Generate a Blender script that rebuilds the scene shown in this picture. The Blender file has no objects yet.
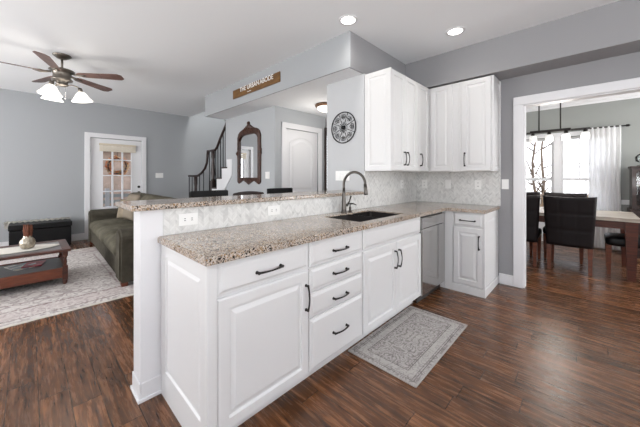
import bpy, bmesh, math, random
from mathutils import Vector, Matrix
random.seed(7)
S = bpy.context.scene
C = S.collection
PI = math.pi

# ------------------------------------------------------------------ camera
F_PX, YAW = 280.7652, 43.9138
cam_d = bpy.data.cameras.new('camera')
cam = bpy.data.objects.new('camera', cam_d); C.objects.link(cam)
cam.location = (-.5482, -1.1908, 1.257)
cam.rotation_euler = (PI/2, 0, math.radians(YAW-90))
cam_d.sensor_width = 36; cam_d.lens = F_PX/640*36
cam_d.shift_y = (177.219-213.5)/640
cam_d.clip_start = .03
S.camera = cam

# ------------------------------------------------------------------ world, exposure
W = bpy.data.worlds.new('sky'); S.world = W; W.use_nodes = True
wn = W.node_tree; wn.nodes.clear()
wo = wn.nodes.new('ShaderNodeOutputWorld'); wb = wn.nodes.new('ShaderNodeBackground')
tc = wn.nodes.new('ShaderNodeTexCoord'); sx = wn.nodes.new('ShaderNodeSeparateXYZ'); rp = wn.nodes.new('ShaderNodeValToRGB')
wn.links.new(tc.outputs['Generated'], sx.inputs[0]); wn.links.new(sx.outputs['Z'], rp.inputs[0])
rp.color_ramp.elements[0].position = .0; rp.color_ramp.elements[0].color = (.95, .96, 1, 1)
rp.color_ramp.elements[1].position = .8; rp.color_ramp.elements[1].color = (.62, .76, 1, 1)
wn.links.new(rp.outputs[0], wb.inputs[0]); wb.inputs[1].default_value = 4.0
wn.links.new(wb.outputs[0], wo.inputs[0])
S.view_settings.view_transform = 'Standard'; S.view_settings.look = 'None'
S.view_settings.exposure = -0.22; S.view_settings.gamma = 1; S.view_settings.use_curve_mapping = False
try:
    S.cycles.use_denoising = True
    S.cycles.max_bounces = 8; S.cycles.diffuse_bounces = 5; S.cycles.glossy_bounces = 4
    S.cycles.transparent_max_bounces = 12; S.cycles.sample_clamp_indirect = 6
    S.cycles.caustics_reflective = False; S.cycles.caustics_refractive = False
except Exception: pass

def area(name, loc, target, sx_, sy_, power, color=(1, 1, 1), portal=False, spread=PI):
    d = bpy.data.lights.new(name, 'AREA'); d.shape = 'RECTANGLE'; d.size = sx_; d.size_y = sy_
    d.energy = power; d.color = color; d.spread = spread
    if portal: d.cycles.is_portal = True
    o = bpy.data.objects.new(name, d); C.objects.link(o); o.location = loc
    o.rotation_euler = (Vector(target)-Vector(loc)).to_track_quat('-Z', 'Y').to_euler()
    return o
# added fill lamps, unseen behind and beside the camera, standing in window openings
FILL = (1, .99, .975)
area('added_fill_kitchen', (.3, -3.90, 1.55), (.3, 0, 1.4), 2.6, 1.5, 32, FILL)
area('added_fill_breakfast', (-3.90, -1.3, 1.45), (0, -1.1, 1.3), 2.6, 1.9, 28, FILL)
area('added_fill_living', (-3.90, 4.1, 1.5), (0, 4.0, 1.3), 2.6, 1.7, 170, FILL)
# added lamps aimed up to brighten the ceilings, out of view
area('added_uplight_kitchen', (-1.6, -2.3, 1.1), (-1.3, -1.9, 3.4), 1.6, 1.6, 115, (.98, .99, 1))
area('added_uplight_living', (-2.4, 1.2, 1.0), (-1.7, 1.8, 3.4), 1.8, 1.8, 38, (1, 1, 1))
area('stairwell_lamp', (2.75, 5.1, 4.95), (2.75, 5.1, 0), .8, 1.6, 95, (1, .98, .95))
area('added_fill_hall', (5.6, 1.83, 1.4), (2, 1.83, 1.4), .5, 1.6, 22, FILL)  # added lamp brightening the hall from its unseen end
area('dining_window_portal', (6.62, -.62, 1.35), (0, -.62, 1.35), 2.3, 1.7, 1, portal=True)
area('added_fill_dining', (5.0, -3.9, 1.4), (5.0, 0, 1.3), 1.8, 1.6, 130, FILL)  # added lamp filling the dining room from its unseen side

# ------------------------------------------------------------------ materials
def nodes(name):
    m = bpy.data.materials.new(name); m.use_nodes = True
    t = m.node_tree; b = t.nodes['Principled BSDF']
    return m, t, b
def rgb(r, g, b):   # sRGB 0-255 -> linear
    f = lambda c: (c/255/12.92) if c/255 <= .04045 else ((c/255+.055)/1.055)**2.4
    return (f(r), f(g), f(b), 1)
def N(t, kind, **k):
    n = t.nodes.new(kind)
    for a, v in k.items(): setattr(n, a, v)
    return n
def simple(name, col, rough=.5, metal=0, spec=.5, bump=0, bscale=60, var=0, vscale=3, emit=None, es=1, coat=0):
    m, t, b = nodes(name)
    b.inputs['Base Color'].default_value = col; b.inputs['Roughness'].default_value = rough
    b.inputs['Metallic'].default_value = metal; b.inputs['Specular IOR Level'].default_value = spec
    b.inputs['Coat Weight'].default_value = coat
    if emit: b.inputs['Emission Color'].default_value = emit; b.inputs['Emission Strength'].default_value = es
    tc = N(t, 'ShaderNodeTexCoord')
    if var:
        nz = N(t, 'ShaderNodeTexNoise'); nz.inputs['Scale'].default_value = vscale; nz.inputs['Detail'].default_value = 5
        t.links.new(tc.outputs['Object'], nz.inputs['Vector'])
        r = N(t, 'ShaderNodeValToRGB')
        r.color_ramp.elements[0].position = .3; r.color_ramp.elements[1].position = .7
        r.color_ramp.elements[0].color = tuple(c*(1-var) for c in col[:3])+(1,)
        r.color_ramp.elements[1].color = tuple(min(1, c*(1+var)) for c in col[:3])+(1,)
        t.links.new(nz.outputs['Fac'], r.inputs[0]); t.links.new(r.outputs[0], b.inputs['Base Color'])
    if bump:
        nz = N(t, 'ShaderNodeTexNoise'); nz.inputs['Scale'].default_value = bscale; nz.inputs['Detail'].default_value = 3
        t.links.new(tc.outputs['Object'], nz.inputs['Vector'])
        bp = N(t, 'ShaderNodeBump'); bp.inputs['Strength'].default_value = bump; bp.inputs['Distance'].default_value = .01
        t.links.new(nz.outputs['Fac'], bp.inputs['Height']); t.links.new(bp.outputs[0], b.inputs['Normal'])
    return m
def ramp(t, stops, src=None, interp='LINEAR'):
    r = N(t, 'ShaderNodeValToRGB'); e = r.color_ramp.elements; r.color_ramp.interpolation = interp
    while len(e) < len(stops): e.new(.5)
    for i, (p, c) in enumerate(stops): e[i].position = p; e[i].color = c
    if src is not None: t.links.new(src, r.inputs[0])
    return r
def math_(t, op, a, b=None, c=None):
    n = N(t, 'ShaderNodeMath', operation=op)
    for i, v in enumerate((a, b, c)):
        if v is None: continue
        if isinstance(v, (int, float)): n.inputs[i].default_value = v
        else: t.links.new(v, n.inputs[i])
    return n.outputs[0]
def mixc(t, fac, a, b, blend='MIX'):
    n = N(t, 'ShaderNodeMix', data_type='RGBA', blend_type=blend)
    for i, v in ((0, fac), (6, a), (7, b)):
        if isinstance(v, (int, float)): n.inputs[i].default_value = v
        elif isinstance(v, tuple): n.inputs[i].default_value = v
        else: t.links.new(v, n.inputs[i])
    return n.outputs[2]
def mapping(t, scale=(1, 1, 1), rot=(0, 0, 0), src='Object', loc=(0, 0, 0)):
    tc = N(t, 'ShaderNodeTexCoord'); mp = N(t, 'ShaderNodeMapping')
    mp.inputs['Scale'].default_value = scale; mp.inputs['Rotation'].default_value = rot; mp.inputs['Location'].default_value = loc
    t.links.new(tc.outputs[src], mp.inputs['Vector']); return mp.outputs[0]

def wood(name, dark, light, rough=.35, scale=(3, 3, 25), axis_scale=None, coat=.2):
    m, t, b = nodes(name)
    v = mapping(t, scale)
    nz = N(t, 'ShaderNodeTexNoise'); nz.inputs['Scale'].default_value = 1.5; nz.inputs['Detail'].default_value = 6; nz.inputs['Distortion'].default_value = 1.2
    t.links.new(v, nz.inputs['Vector'])
    r = ramp(t, [(.3, dark), (.7, light)], nz.outputs['Fac'])
    t.links.new(r.outputs[0], b.inputs['Base Color']); b.inputs['Roughness'].default_value = rough; b.inputs['Coat Weight'].default_value = coat
    return m

def floor_mat():
    m, t, b = nodes('hickory_floor')
    tc = N(t, 'ShaderNodeTexCoord'); sp = N(t, 'ShaderNodeSeparateXYZ'); t.links.new(tc.outputs['Object'], sp.inputs[0])
    X, Y = sp.outputs['X'], sp.outputs['Y']
    w = .127
    row = math_(t, 'FLOOR', math_(t, 'DIVIDE', X, w))
    wn1 = N(t, 'ShaderNodeTexWhiteNoise', noise_dimensions='1D'); t.links.new(row, wn1.inputs['W'])
    ys = math_(t, 'ADD', math_(t, 'DIVIDE', Y, 1.1), math_(t, 'MULTIPLY', wn1.outputs['Value'], 7))
    cell = math_(t, 'FLOOR', ys)
    cb = N(t, 'ShaderNodeCombineXYZ'); t.links.new(row, cb.inputs[0]); t.links.new(cell, cb.inputs[1])
    wn2 = N(t, 'ShaderNodeTexWhiteNoise', noise_dimensions='2D'); t.links.new(cb.outputs[0], wn2.inputs['Vector'])
    # grain, offset for each plank
    off = N(t, 'ShaderNodeVectorMath', operation='SCALE'); t.links.new(wn2.outputs['Color'], off.inputs[0]); off.inputs['Scale'].default_value = 30
    ad = N(t, 'ShaderNodeVectorMath', operation='ADD'); t.links.new(tc.outputs['Object'], ad.inputs[0]); t.links.new(off.outputs[0], ad.inputs[1])
    mp = N(t, 'ShaderNodeMapping'); mp.inputs['Scale'].default_value = (30, 2.4, 1); t.links.new(ad.outputs[0], mp.inputs['Vector'])
    n1 = N(t, 'ShaderNodeTexNoise'); n1.inputs['Scale'].default_value = 1.3; n1.inputs['Detail'].default_value = 7; n1.inputs['Roughness'].default_value = .72; n1.inputs['Distortion'].default_value = .35
    t.links.new(mp.outputs[0], n1.inputs['Vector'])
    mp2 = N(t, 'ShaderNodeMapping'); mp2.inputs['Scale'].default_value = (85, 7, 1); t.links.new(ad.outputs[0], mp2.inputs['Vector'])
    n2 = N(t, 'ShaderNodeTexNoise'); n2.inputs['Scale'].default_value = 1; n2.inputs['Detail'].default_value = 3; t.links.new(mp2.outputs[0], n2.inputs['Vector'])
    base = ramp(t, [(.27, rgb(42, 29, 22)), (.43, rgb(82, 54, 36)), (.58, rgb(118, 79, 51)), (.77, rgb(158, 114, 78))], n1.outputs['Fac'])
    tone = ramp(t, [(0, (.74, .72, .70, 1)), (1, (1.3, 1.25, 1.2, 1))], wn2.outputs['Value'])
    c = mixc(t, 1.0, base.outputs[0], tone.outputs[0], 'MULTIPLY')
    g = ramp(t, [(.36, (.58, .56, .54, 1)), (.6, (1.18, 1.16, 1.14, 1))], n2.outputs['Fac'])
    c = mixc(t, .8, c, g.outputs[0], 'MULTIPLY')
    # seams
    fx = math_(t, 'FRACT', math_(t, 'DIVIDE', X, w)); fy = math_(t, 'FRACT', ys)
    sxm = math_(t, 'LESS_THAN', math_(t, 'MINIMUM', fx, math_(t, 'SUBTRACT', 1, fx)), .014)
    sym = math_(t, 'LESS_THAN', math_(t, 'MINIMUM', fy, math_(t, 'SUBTRACT', 1, fy)), .002)
    seam = math_(t, 'MAXIMUM', sxm, sym)
    c = mixc(t, math_(t, 'MULTIPLY', seam, .75), c, (.006, .004, .003, 1))
    t.links.new(c, b.inputs['Base Color'])
    rr = ramp(t, [(.3, (.2, .2, .2, 1)), (.7, (.32, .32, .32, 1))], n1.outputs['Fac']); t.links.new(rr.outputs[0], b.inputs['Roughness'])
    hgt = math_(t, 'SUBTRACT', math_(t, 'ADD', n1.outputs['Fac'], math_(t, 'MULTIPLY', n2.outputs['Fac'], .25)), math_(t, 'MULTIPLY', seam, .6))
    bp = N(t, 'ShaderNodeBump'); bp.inputs['Strength'].default_value = .22; bp.inputs['Distance'].default_value = .006
    t.links.new(hgt, bp.inputs['Height']); t.links.new(bp.outputs[0], b.inputs['Normal'])
    b.inputs['Specular IOR Level'].default_value = .55
    return m

def granite_mat():
    m, t, b = nodes('granite')
    v = mapping(t)
    n0 = N(t, 'ShaderNodeTexNoise'); n0.inputs['Scale'].default_value = 9; n0.inputs['Detail'].default_value = 5; t.links.new(v, n0.inputs['Vector'])
    v1 = N(t, 'ShaderNodeTexVoronoi'); v1.inputs['Scale'].default_value = 170; t.links.new(v, v1.inputs['Vector'])
    s1 = N(t, 'ShaderNodeSeparateColor'); t.links.new(v1.outputs['Color'], s1.inputs[0])
    base = ramp(t, [(0, rgb(128, 118, 110)), (.22, rgb(166, 152, 140)), (.42, rgb(196, 184, 172)), (.64, rgb(178, 166, 154)), (.84, rgb(216, 208, 200)), (1, rgb(170, 166, 162))], s1.outputs[0])
    n3 = ramp(t, [(.3, (.82, .8, .78, 1)), (.7, (1.08, 1.06, 1.04, 1))], n0.outputs['Fac'])
    c = mixc(t, 1, base.outputs[0], n3.outputs[0], 'MULTIPLY')
    v2 = N(t, 'ShaderNodeTexVoronoi'); v2.inputs['Scale'].default_value = 190; t.links.new(mapping(t, loc=(3.3, 1.7, .4)), v2.inputs['Vector'])
    s2 = N(t, 'ShaderNodeSeparateColor'); t.links.new(v2.outputs['Color'], s2.inputs[0])
    n4 = N(t, 'ShaderNodeTexNoise'); n4.inputs['Scale'].default_value = 26; n4.inputs['Detail'].default_value = 3; t.links.new(v, n4.inputs['Vector'])
    dk = math_(t, 'GREATER_THAN', math_(t, 'ADD', s2.outputs[1], math_(t, 'MULTIPLY', n4.outputs['Fac'], 1.0)), 1.31)
    c = mixc(t, dk, c, rgb(42, 38, 36))
    yl = math_(t, 'GREATER_THAN', math_(t, 'ADD', s2.outputs[2], math_(t, 'MULTIPLY', n0.outputs['Fac'], .8)), 1.28)
    c = mixc(t, yl, c, rgb(150, 122, 88))
    t.links.new(c, b.inputs['Base Color']); b.inputs['Roughness'].default_value = .12; b.inputs['Specular IOR Level'].default_value = .5
    return m

def tile_mat(name, ua, va):   # herringbone-like marble mosaic; ua, va = 'X','Y','Z' axes of the wall plane
    m, t, b = nodes(name)
    tc = N(t, 'ShaderNodeTexCoord'); sp = N(t, 'ShaderNodeSeparateXYZ'); t.links.new(tc.outputs['Object'], sp.inputs[0])
    U, V = sp.outputs[ua], sp.outputs[va]
    s = .034; h = .02
    fold = math_(t, 'PINGPONG', U, s)
    y2 = math_(t, 'DIVIDE', math_(t, 'ADD', V, fold), h)
    cx = math_(t, 'FLOOR', math_(t, 'DIVIDE', U, s)); cy = math_(t, 'FLOOR', y2)
    cb = N(t, 'ShaderNodeCombineXYZ'); t.links.new(cx, cb.inputs[0]); t.links.new(cy, cb.inputs[1])
    wn_ = N(t, 'ShaderNodeTexWhiteNoise', noise_dimensions='2D'); t.links.new(cb.outputs[0], wn_.inputs['Vector'])
    nz = N(t, 'ShaderNodeTexNoise'); nz.inputs['Scale'].default_value = 14; nz.inputs['Detail'].default_value = 6; nz.inputs['Distortion'].default_value = 1.5
    t.links.new(tc.outputs['Object'], nz.inputs['Vector'])
    k = math_(t, 'ADD', math_(t, 'MULTIPLY', wn_.outputs['Value'], .38), math_(t, 'MULTIPLY', nz.outputs['Fac'], .75))
    col = ramp(t, [(.22, rgb(184, 184, 183)), (.42, rgb(210, 210, 208)), (.6, rgb(222, 222, 220)), (.9, rgb(232, 232, 230))], k)
    fy = math_(t, 'FRACT', y2); fx = math_(t, 'FRACT', math_(t, 'DIVIDE', U, s))
    g = math_(t, 'MAXIMUM', math_(t, 'LESS_THAN', fy, .09), math_(t, 'LESS_THAN', fx, .05))
    c = mixc(t, math_(t, 'MULTIPLY', g, .35), col.outputs[0], rgb(188, 188, 186))
    t.links.new(c, b.inputs['Base Color']); b.inputs['Roughness'].default_value = .28
    bp = N(t, 'ShaderNodeBump'); bp.inputs['Strength'].default_value = .3; bp.inputs['Distance'].default_value = .003
    t.links.new(math_(t, 'SUBTRACT', 1, g), bp.inputs['Height']); t.links.new(bp.outputs[0], b.inputs['Normal'])
    return m

def rug_mat(name, hx, hy, ground, dark, pale, tint, bands, mscale=14, distress=.5, mot=.75, lin=.5, warp=2.5):
    """bordered oriental rug; the object's origin is at its centre, half sizes hx, hy"""
    m, t, b = nodes(name)
    tc = N(t, 'ShaderNodeTexCoord'); sp = N(t, 'ShaderNodeSeparateXYZ'); t.links.new(tc.outputs['Object'], sp.inputs[0])
    ax = math_(t, 'ABSOLUTE', sp.outputs['X']); ay = math_(t, 'ABSOLUTE', sp.outputs['Y'])
    d = math_(t, 'MINIMUM', math_(t, 'SUBTRACT', hx, ax), math_(t, 'SUBTRACT', hy, ay))   # distance from the edge
    mir = N(t, 'ShaderNodeCombineXYZ'); t.links.new(ax, mir.inputs[0]); t.links.new(ay, mir.inputs[1])
    n1 = N(t, 'ShaderNodeTexNoise'); n1.inputs['Scale'].default_value = mscale; n1.inputs['Detail'].default_value = 4; n1.inputs['Distortion'].default_value = warp
    t.links.new(mir.outputs[0], n1.inputs['Vector'])
    v1 = N(t, 'ShaderNodeTexVoronoi', feature='SMOOTH_F1'); v1.inputs['Scale'].default_value = mscale*1.1; t.links.new(mir.outputs[0], v1.inputs['Vector'])
    wv = math_(t, 'SINE', math_(t, 'MULTIPLY', v1.outputs['Distance'], 26))
    motif = math_(t, 'GREATER_THAN', math_(t, 'ADD', wv, math_(t, 'MULTIPLY', n1.outputs['Fac'], 1.6)), 1.05)
    ln = ramp(t, [(.44, (0, 0, 0, 1)), (.5, (1, 1, 1, 1)), (.56, (0, 0, 0, 1))], n1.outputs['Fac'])
    n2 = N(t, 'ShaderNodeTexNoise'); n2.inputs['Scale'].default_value = 5; n2.inputs['Detail'].default_value = 6; t.links.new(tc.outputs['Object'], n2.inputs['Vector'])
    n3 = N(t, 'ShaderNodeTexNoise'); n3.inputs['Scale'].default_value = 60; n3.inputs['Detail'].default_value = 4
    t.links.new(mapping(t, (1, .4, 1)), n3.inputs['Vector'])
    c = mixc(t, math_(t, 'MULTIPLY', motif, mot), ground, dark)
    c = mixc(t, math_(t, 'MULTIPLY', ln.outputs[0], lin), c, pale)
    c = mixc(t, math_(t, 'MULTIPLY', n2.outputs['Fac'], .35), c, tint)
    for (a, bb, col, f) in bands:
        k = math_(t, 'MULTIPLY', math_(t, 'GREATER_THAN', d, a), math_(t, 'LESS_THAN', d, bb))
        c = mixc(t, math_(t, 'MULTIPLY', k, f), c, col)
    wear = ramp(t, [(.42, (0, 0, 0, 1)), (.66, (1, 1, 1, 1))], n3.outputs['Fac'])
    wear2 = ramp(t, [(.35, (0, 0, 0, 1)), (.65, (1, 1, 1, 1))], n2.outputs['Fac'])
    c = mixc(t, math_(t, 'MULTIPLY', math_(t, 'MULTIPLY', wear.outputs[0], wear2.outputs[0]), distress), c, pale)
    t.links.new(c, b.inputs['Base Color']); b.inputs['Roughness'].default_value = .95; b.inputs['Specular IOR Level'].default_value = .1
    bp = N(t, 'ShaderNodeBump'); bp.inputs['Strength'].default_value = .4; bp.inputs['Distance'].default_value = .004
    t.links.new(n3.outputs['Fac'], bp.inputs['Height']); t.links.new(bp.outputs[0], b.inputs['Normal'])
    return m

def glass_mat(name='window_glass', tint=(1, 1, 1, 1)):
    m = bpy.data.materials.new(name); m.use_nodes = True; t = m.node_tree; t.nodes.clear()
    o = N(t, 'ShaderNodeOutputMaterial'); tr = N(t, 'ShaderNodeBsdfTransparent'); gl = N(t, 'ShaderNodeBsdfGlossy'); mx = N(t, 'ShaderNodeMixShader')
    fr = N(t, 'ShaderNodeFresnel'); fr.inputs['IOR'].default_value = 1.35
    tr.inputs[0].default_value = tint; gl.inputs['Roughness'].default_value = .02
    t.links.new(fr.outputs[0], mx.inputs[0]); t.links.new(tr.outputs[0], mx.inputs[1]); t.links.new(gl.outputs[0], mx.inputs[2]); t.links.new(mx.outputs[0], o.inputs[0])
    return m
def cloth_sheer(name, col):
    m = bpy.data.materials.new(name); m.use_nodes = True; t = m.node_tree; t.nodes.clear()
    o = N(t, 'ShaderNodeOutputMaterial'); df = N(t, 'ShaderNodeBsdfDiffuse'); tl = N(t, 'ShaderNodeBsdfTranslucent'); tr = N(t, 'ShaderNodeBsdfTransparent')
    m1 = N(t, 'ShaderNodeMixShader'); m2 = N(t, 'ShaderNodeMixShader'); m1.inputs[0].default_value = .5; m2.inputs[0].default_value = .06
    df.inputs[0].default_value = col; tl.inputs[0].default_value = col
    t.links.new(df.outputs[0], m1.inputs[1]); t.links.new(tl.outputs[0], m1.inputs[2]); t.links.new(m1.outputs[0], m2.inputs[1]); t.links.new(tr.outputs[0], m2.inputs[2]); t.links.new(m2.outputs[0], o.inputs[0])
    return m
def emit(name, col, s):
    m, t, b = nodes(name); b.inputs['Base Color'].default_value = (.9, .9, .9, 1)
    b.inputs['Emission Color'].default_value = col; b.inputs['Emission Strength'].default_value = s; return m

M = dict(
    kwall=simple('grey_wall_paint_shaded', rgb(153, 153, 155), .85, bump=.02, bscale=250),  # wall grey darkened to paint in shade on kitchen walls and soffit
    lwall=simple('grey_wall_paint_lit', rgb(196, 198, 200), .85), cwall=simple('grey_wall_paint_half_lit', rgb(178, 181, 184), .85),  # wall grey with brighter light painted in, for kitchen end and closet walls
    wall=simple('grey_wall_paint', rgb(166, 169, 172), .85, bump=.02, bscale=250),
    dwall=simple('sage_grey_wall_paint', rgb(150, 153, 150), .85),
    ceil=simple('ceiling_paint', rgb(236, 238, 240), .9, bump=.02, bscale=200),
    trim=simple('white_trim', rgb(228, 228, 230), .4),
    cab=simple('white_cabinet_paint', rgb(222, 222, 222), .38),
    cabin=simple('dark_dishwasher_body', rgb(60, 58, 56), .8),  # even dark grey for the dishwasher body, toe plate and feet
    floor=floor_mat(), granite=granite_mat(), tile_x=tile_mat('marble_mosaic_long', 'X', 'Z'), tile_y=tile_mat('marble_mosaic_end', 'Y', 'Z'),
    black=simple('oil_rubbed_bronze', rgb(48, 45, 44), .38, .7),
    iron=simple('black_iron', rgb(28, 28, 30), .5, .6),
    steel=simple('stainless_steel', rgb(192, 190, 188), .13, .95),
    steel_d=simple('brushed_steel_sink', rgb(48, 46, 46), .3, .9),
    nickel=simple('faucet_bronze_nickel', rgb(88, 84, 80), .28, .95),
    fanmetal=simple('antique_pewter', rgb(128, 122, 114), .35, .9),
    mahog=wood('mahogany', rgb(46, 20, 13), rgb(92, 44, 26)),
    darkwood=wood('dark_walnut', rgb(28, 17, 14), rgb(52, 31, 24), .4),
    orangewood=wood('reddish_oak', rgb(88, 40, 21), rgb(126, 64, 35)),
    blade=wood('walnut_blade', rgb(76, 52, 46), rgb(116, 86, 76), .45, (6, 6, 2)),
    leather=simple('dark_brown_leather', rgb(24, 18, 19), .5, bump=.12, bscale=140, spec=.22),
    blackleather=simple('black_leather', rgb(10, 10, 12), .42, bump=.12, bscale=90, spec=.28),
    sofa=simple('olive_grey_chenille', rgb(92, 88, 76), .9, spec=.15, bump=.5, bscale=220, var=.25, vscale=9),
    sofa_d=simple('olive_grey_dark_chenille', rgb(76, 72, 63), .9, spec=.15, bump=.5, bscale=220, var=.25, vscale=9),
    pillow=simple('tan_pillow_cloth', rgb(150, 138, 120), .95, spec=.1, bump=.4, bscale=160, var=.12, vscale=20),
    cream=simple('cream_fleece', rgb(222, 218, 210), .95, spec=.1, bump=.8, bscale=120),
    plate=simple('switch_plate', rgb(240, 240, 238), .35),
    hole=simple('slot_dark', rgb(30, 30, 30), .6),
    glass=glass_mat(), mirror=simple('mirror_silver', (.92, .93, .93, 1), .015, 1),
    curtain=cloth_sheer('sheer_curtain', (.96, .96, .96, 1)),
    blind=cloth_sheer('blind_cloth', rgb(226, 218, 200)),
    bulb=emit('lit_shade', (1, .94, .85, 1), 1.5), disc=emit('recessed_lamp', (1, .97, .92, 1), 12),
    dome=emit('lit_dome', (1, .94, .84, 1), 1.6),
    dshade=emit('frosted_lit_shade', (1, .96, .9, 1), .55),
    brass=simple('ring_brass', rgb(120, 92, 72), .35, .8),
    chrome=simple('chrome', rgb(200, 200, 200), .15, 1),
)
# ------------------------------------------------------------------ mesh helpers
def box(bm, x0, x1, y0, y1, z0, z1, bev=0, seg=2):
    vs = [bm.verts.new((x, y, z)) for x in (x0, x1) for y in (y0, y1) for z in (z0, z1)]
    fs = [bm.faces.new([vs[i] for i in q]) for q in ((0, 1, 3, 2), (4, 6, 7, 5), (0, 4, 5, 1), (2, 3, 7, 6), (0, 2, 6, 4), (1, 5, 7, 3))]
    bmesh.ops.recalc_face_normals(bm, faces=fs)
    if bev:
        es = list({e for f in fs for e in f.edges})
        bmesh.ops.bevel(bm, geom=es, offset=bev, segments=seg, profile=.5, affect='EDGES')
    return vs
def tube(bm, pts, r, n=10, caps=True, closed=False):
    pts = [Vector(p) for p in pts]; L = len(pts)
    rs = r if isinstance(r, (list, tuple)) else [r]*L
    rings = []; up = None
    for i, p in enumerate(pts):
        if closed: d = pts[(i+1) % L]-pts[i-1]
        else: d = (pts[min(i+1, L-1)]-pts[max(i-1, 0)])
        d.normalize()
        if up is None:
            up = Vector((0, 0, 1)) if abs(d.z) < .9 else Vector((1, 0, 0))
        a = d.cross(up)
        if a.length < 1e-5: a = d.orthogonal()
        a.normalize(); b = a.cross(d).normalized(); up = b
        rings.append([bm.verts.new(p+a*math.cos(2*PI*k/n)*rs[i]+b*math.sin(2*PI*k/n)*rs[i]) for k in range(n)])
    fs = []
    for i in range(L if closed else L-1):
        A, B = rings[i], rings[(i+1) % L]
        for k in range(n): fs.append(bm.faces.new((A[k], A[(k+1) % n], B[(k+1) % n], B[k])))
    if caps and not closed:
        fs.append(bm.faces.new(rings[0])); fs.append(bm.faces.new(rings[-1]))
    for f in fs: f.smooth = True
    bmesh.ops.recalc_face_normals(bm, faces=fs)
def lathe(bm, prof, cx, cy, cz=0, n=24, flip=False):
    """prof: list of (radius, z)"""
    rings = []
    for (r, z) in prof:
        rings.append([bm.verts.new((cx+max(r, 1e-4)*math.cos(2*PI*k/n), cy+max(r, 1e-4)*math.sin(2*PI*k/n), cz+z)) for k in range(n)])
    fs = []
    for A, B in zip(rings, rings[1:]):
        for k in range(n):
            f = bm.faces.new((A[k], A[(k+1) % n], B[(k+1) % n], B[k])); f.smooth = True; fs.append(f)
    fs.append(bm.faces.new(rings[0])); fs.append(bm.faces.new(rings[-1]))
    bmesh.ops.recalc_face_normals(bm, faces=fs)
def frustum(bm, c0, h0, c1, h1):
    """tapered post from centre c0 with half sizes h0 to c1 with h1"""
    a = [bm.verts.new((c0[0]+sx*h0[0], c0[1]+sy*h0[1], c0[2])) for sx, sy in ((-1, -1), (1, -1), (1, 1), (-1, 1))]
    b = [bm.verts.new((c1[0]+sx*h1[0], c1[1]+sy*h1[1], c1[2])) for sx, sy in ((-1, -1), (1, -1), (1, 1), (-1, 1))]
    fs = [bm.faces.new(a), bm.faces.new(b)]+[bm.faces.new((a[i], a[(i+1) % 4], b[(i+1) % 4], b[i])) for i in range(4)]
    bmesh.ops.recalc_face_normals(bm, faces=fs)
def prism(bm, poly, mapf, d0, d1):
    """extrude a 2-D polygon; mapf(u, v, d) -> xyz"""
    a = [bm.verts.new(mapf(u, v, d0)) for u, v in poly]; b = [bm.verts.new(mapf(u, v, d1)) for u, v in poly]
    n = len(poly); fs = [bm.faces.new(a), bm.faces.new(b)]+[bm.faces.new((a[i], a[(i+1) % n], b[(i+1) % n], b[i])) for i in range(n)]
    bmesh.ops.recalc_face_normals(bm, faces=fs)
def cells(bm, xs, ys, keep, z0, z1):
    vt = {}
    def v(i, j, k):
        if (i, j, k) not in vt: vt[i, j, k] = bm.verts.new((xs[i], ys[j], (z0, z1)[k]))
        return vt[i, j, k]
    fs = []
    for i in range(len(xs)-1):
        for j in range(len(ys)-1):
            if not keep(i, j): continue
            for k in (0, 1): fs.append(bm.faces.new((v(i, j, k), v(i+1, j, k), v(i+1, j+1, k), v(i, j+1, k))))
            for (di, dj, a, b) in ((-1, 0, (i, j), (i, j+1)), (1, 0, (i+1, j), (i+1, j+1)), (0, -1, (i, j), (i+1, j)), (0, 1, (i, j+1), (i+1, j+1))):
                ii, jj = i+di, j+dj
                if 0 <= ii < len(xs)-1 and 0 <= jj < len(ys)-1 and keep(ii, jj): continue
                fs.append(bm.faces.new((v(*a, 0), v(*b, 0), v(*b, 1), v(*a, 1))))
    bmesh.ops.recalc_face_normals(bm, faces=fs)
    return fs
def panel(bm, mapf, w, h, prof, arch=0):
    """raised-panel front: rings of (inset, depth); mapf(u, v, d); arch bows the top of the inner rings"""
    rings = []; n = 12
    for (ins, d, ar) in [(p+(0,))[:3] for p in prof]:
        pts = [(ins, ins), (w-ins, ins)]
        for k in range(n+1):
            s = k/n; x = (w-ins)-(w-2*ins)*s
            pts.append((x, h-ins-ar*arch*(1-math.sin(PI*s)**.8)))
        rings.append([bm.verts.new(mapf(u, v, d)) for u, v in pts])
    L = len(rings[0]); fs = [bm.faces.new(rings[0])]
    for A, B in zip(rings, rings[1:]):
        for k in range(L): fs.append(bm.faces.new((A[k], A[(k+1) % L], B[(k+1) % L], B[k])))
    fs.append(bm.faces.new(rings[-1]))
    bmesh.ops.recalc_face_normals(bm, faces=fs)
DOORP = [(0, 0), (0, .014), (.006, .02), (.052, .02), (.058, .009), (.067, .009), (.090, .018)]
DRAWP = [(0, 0), (0, .010), (.003, .012), (.010, .012), (.024, .020)]
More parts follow.
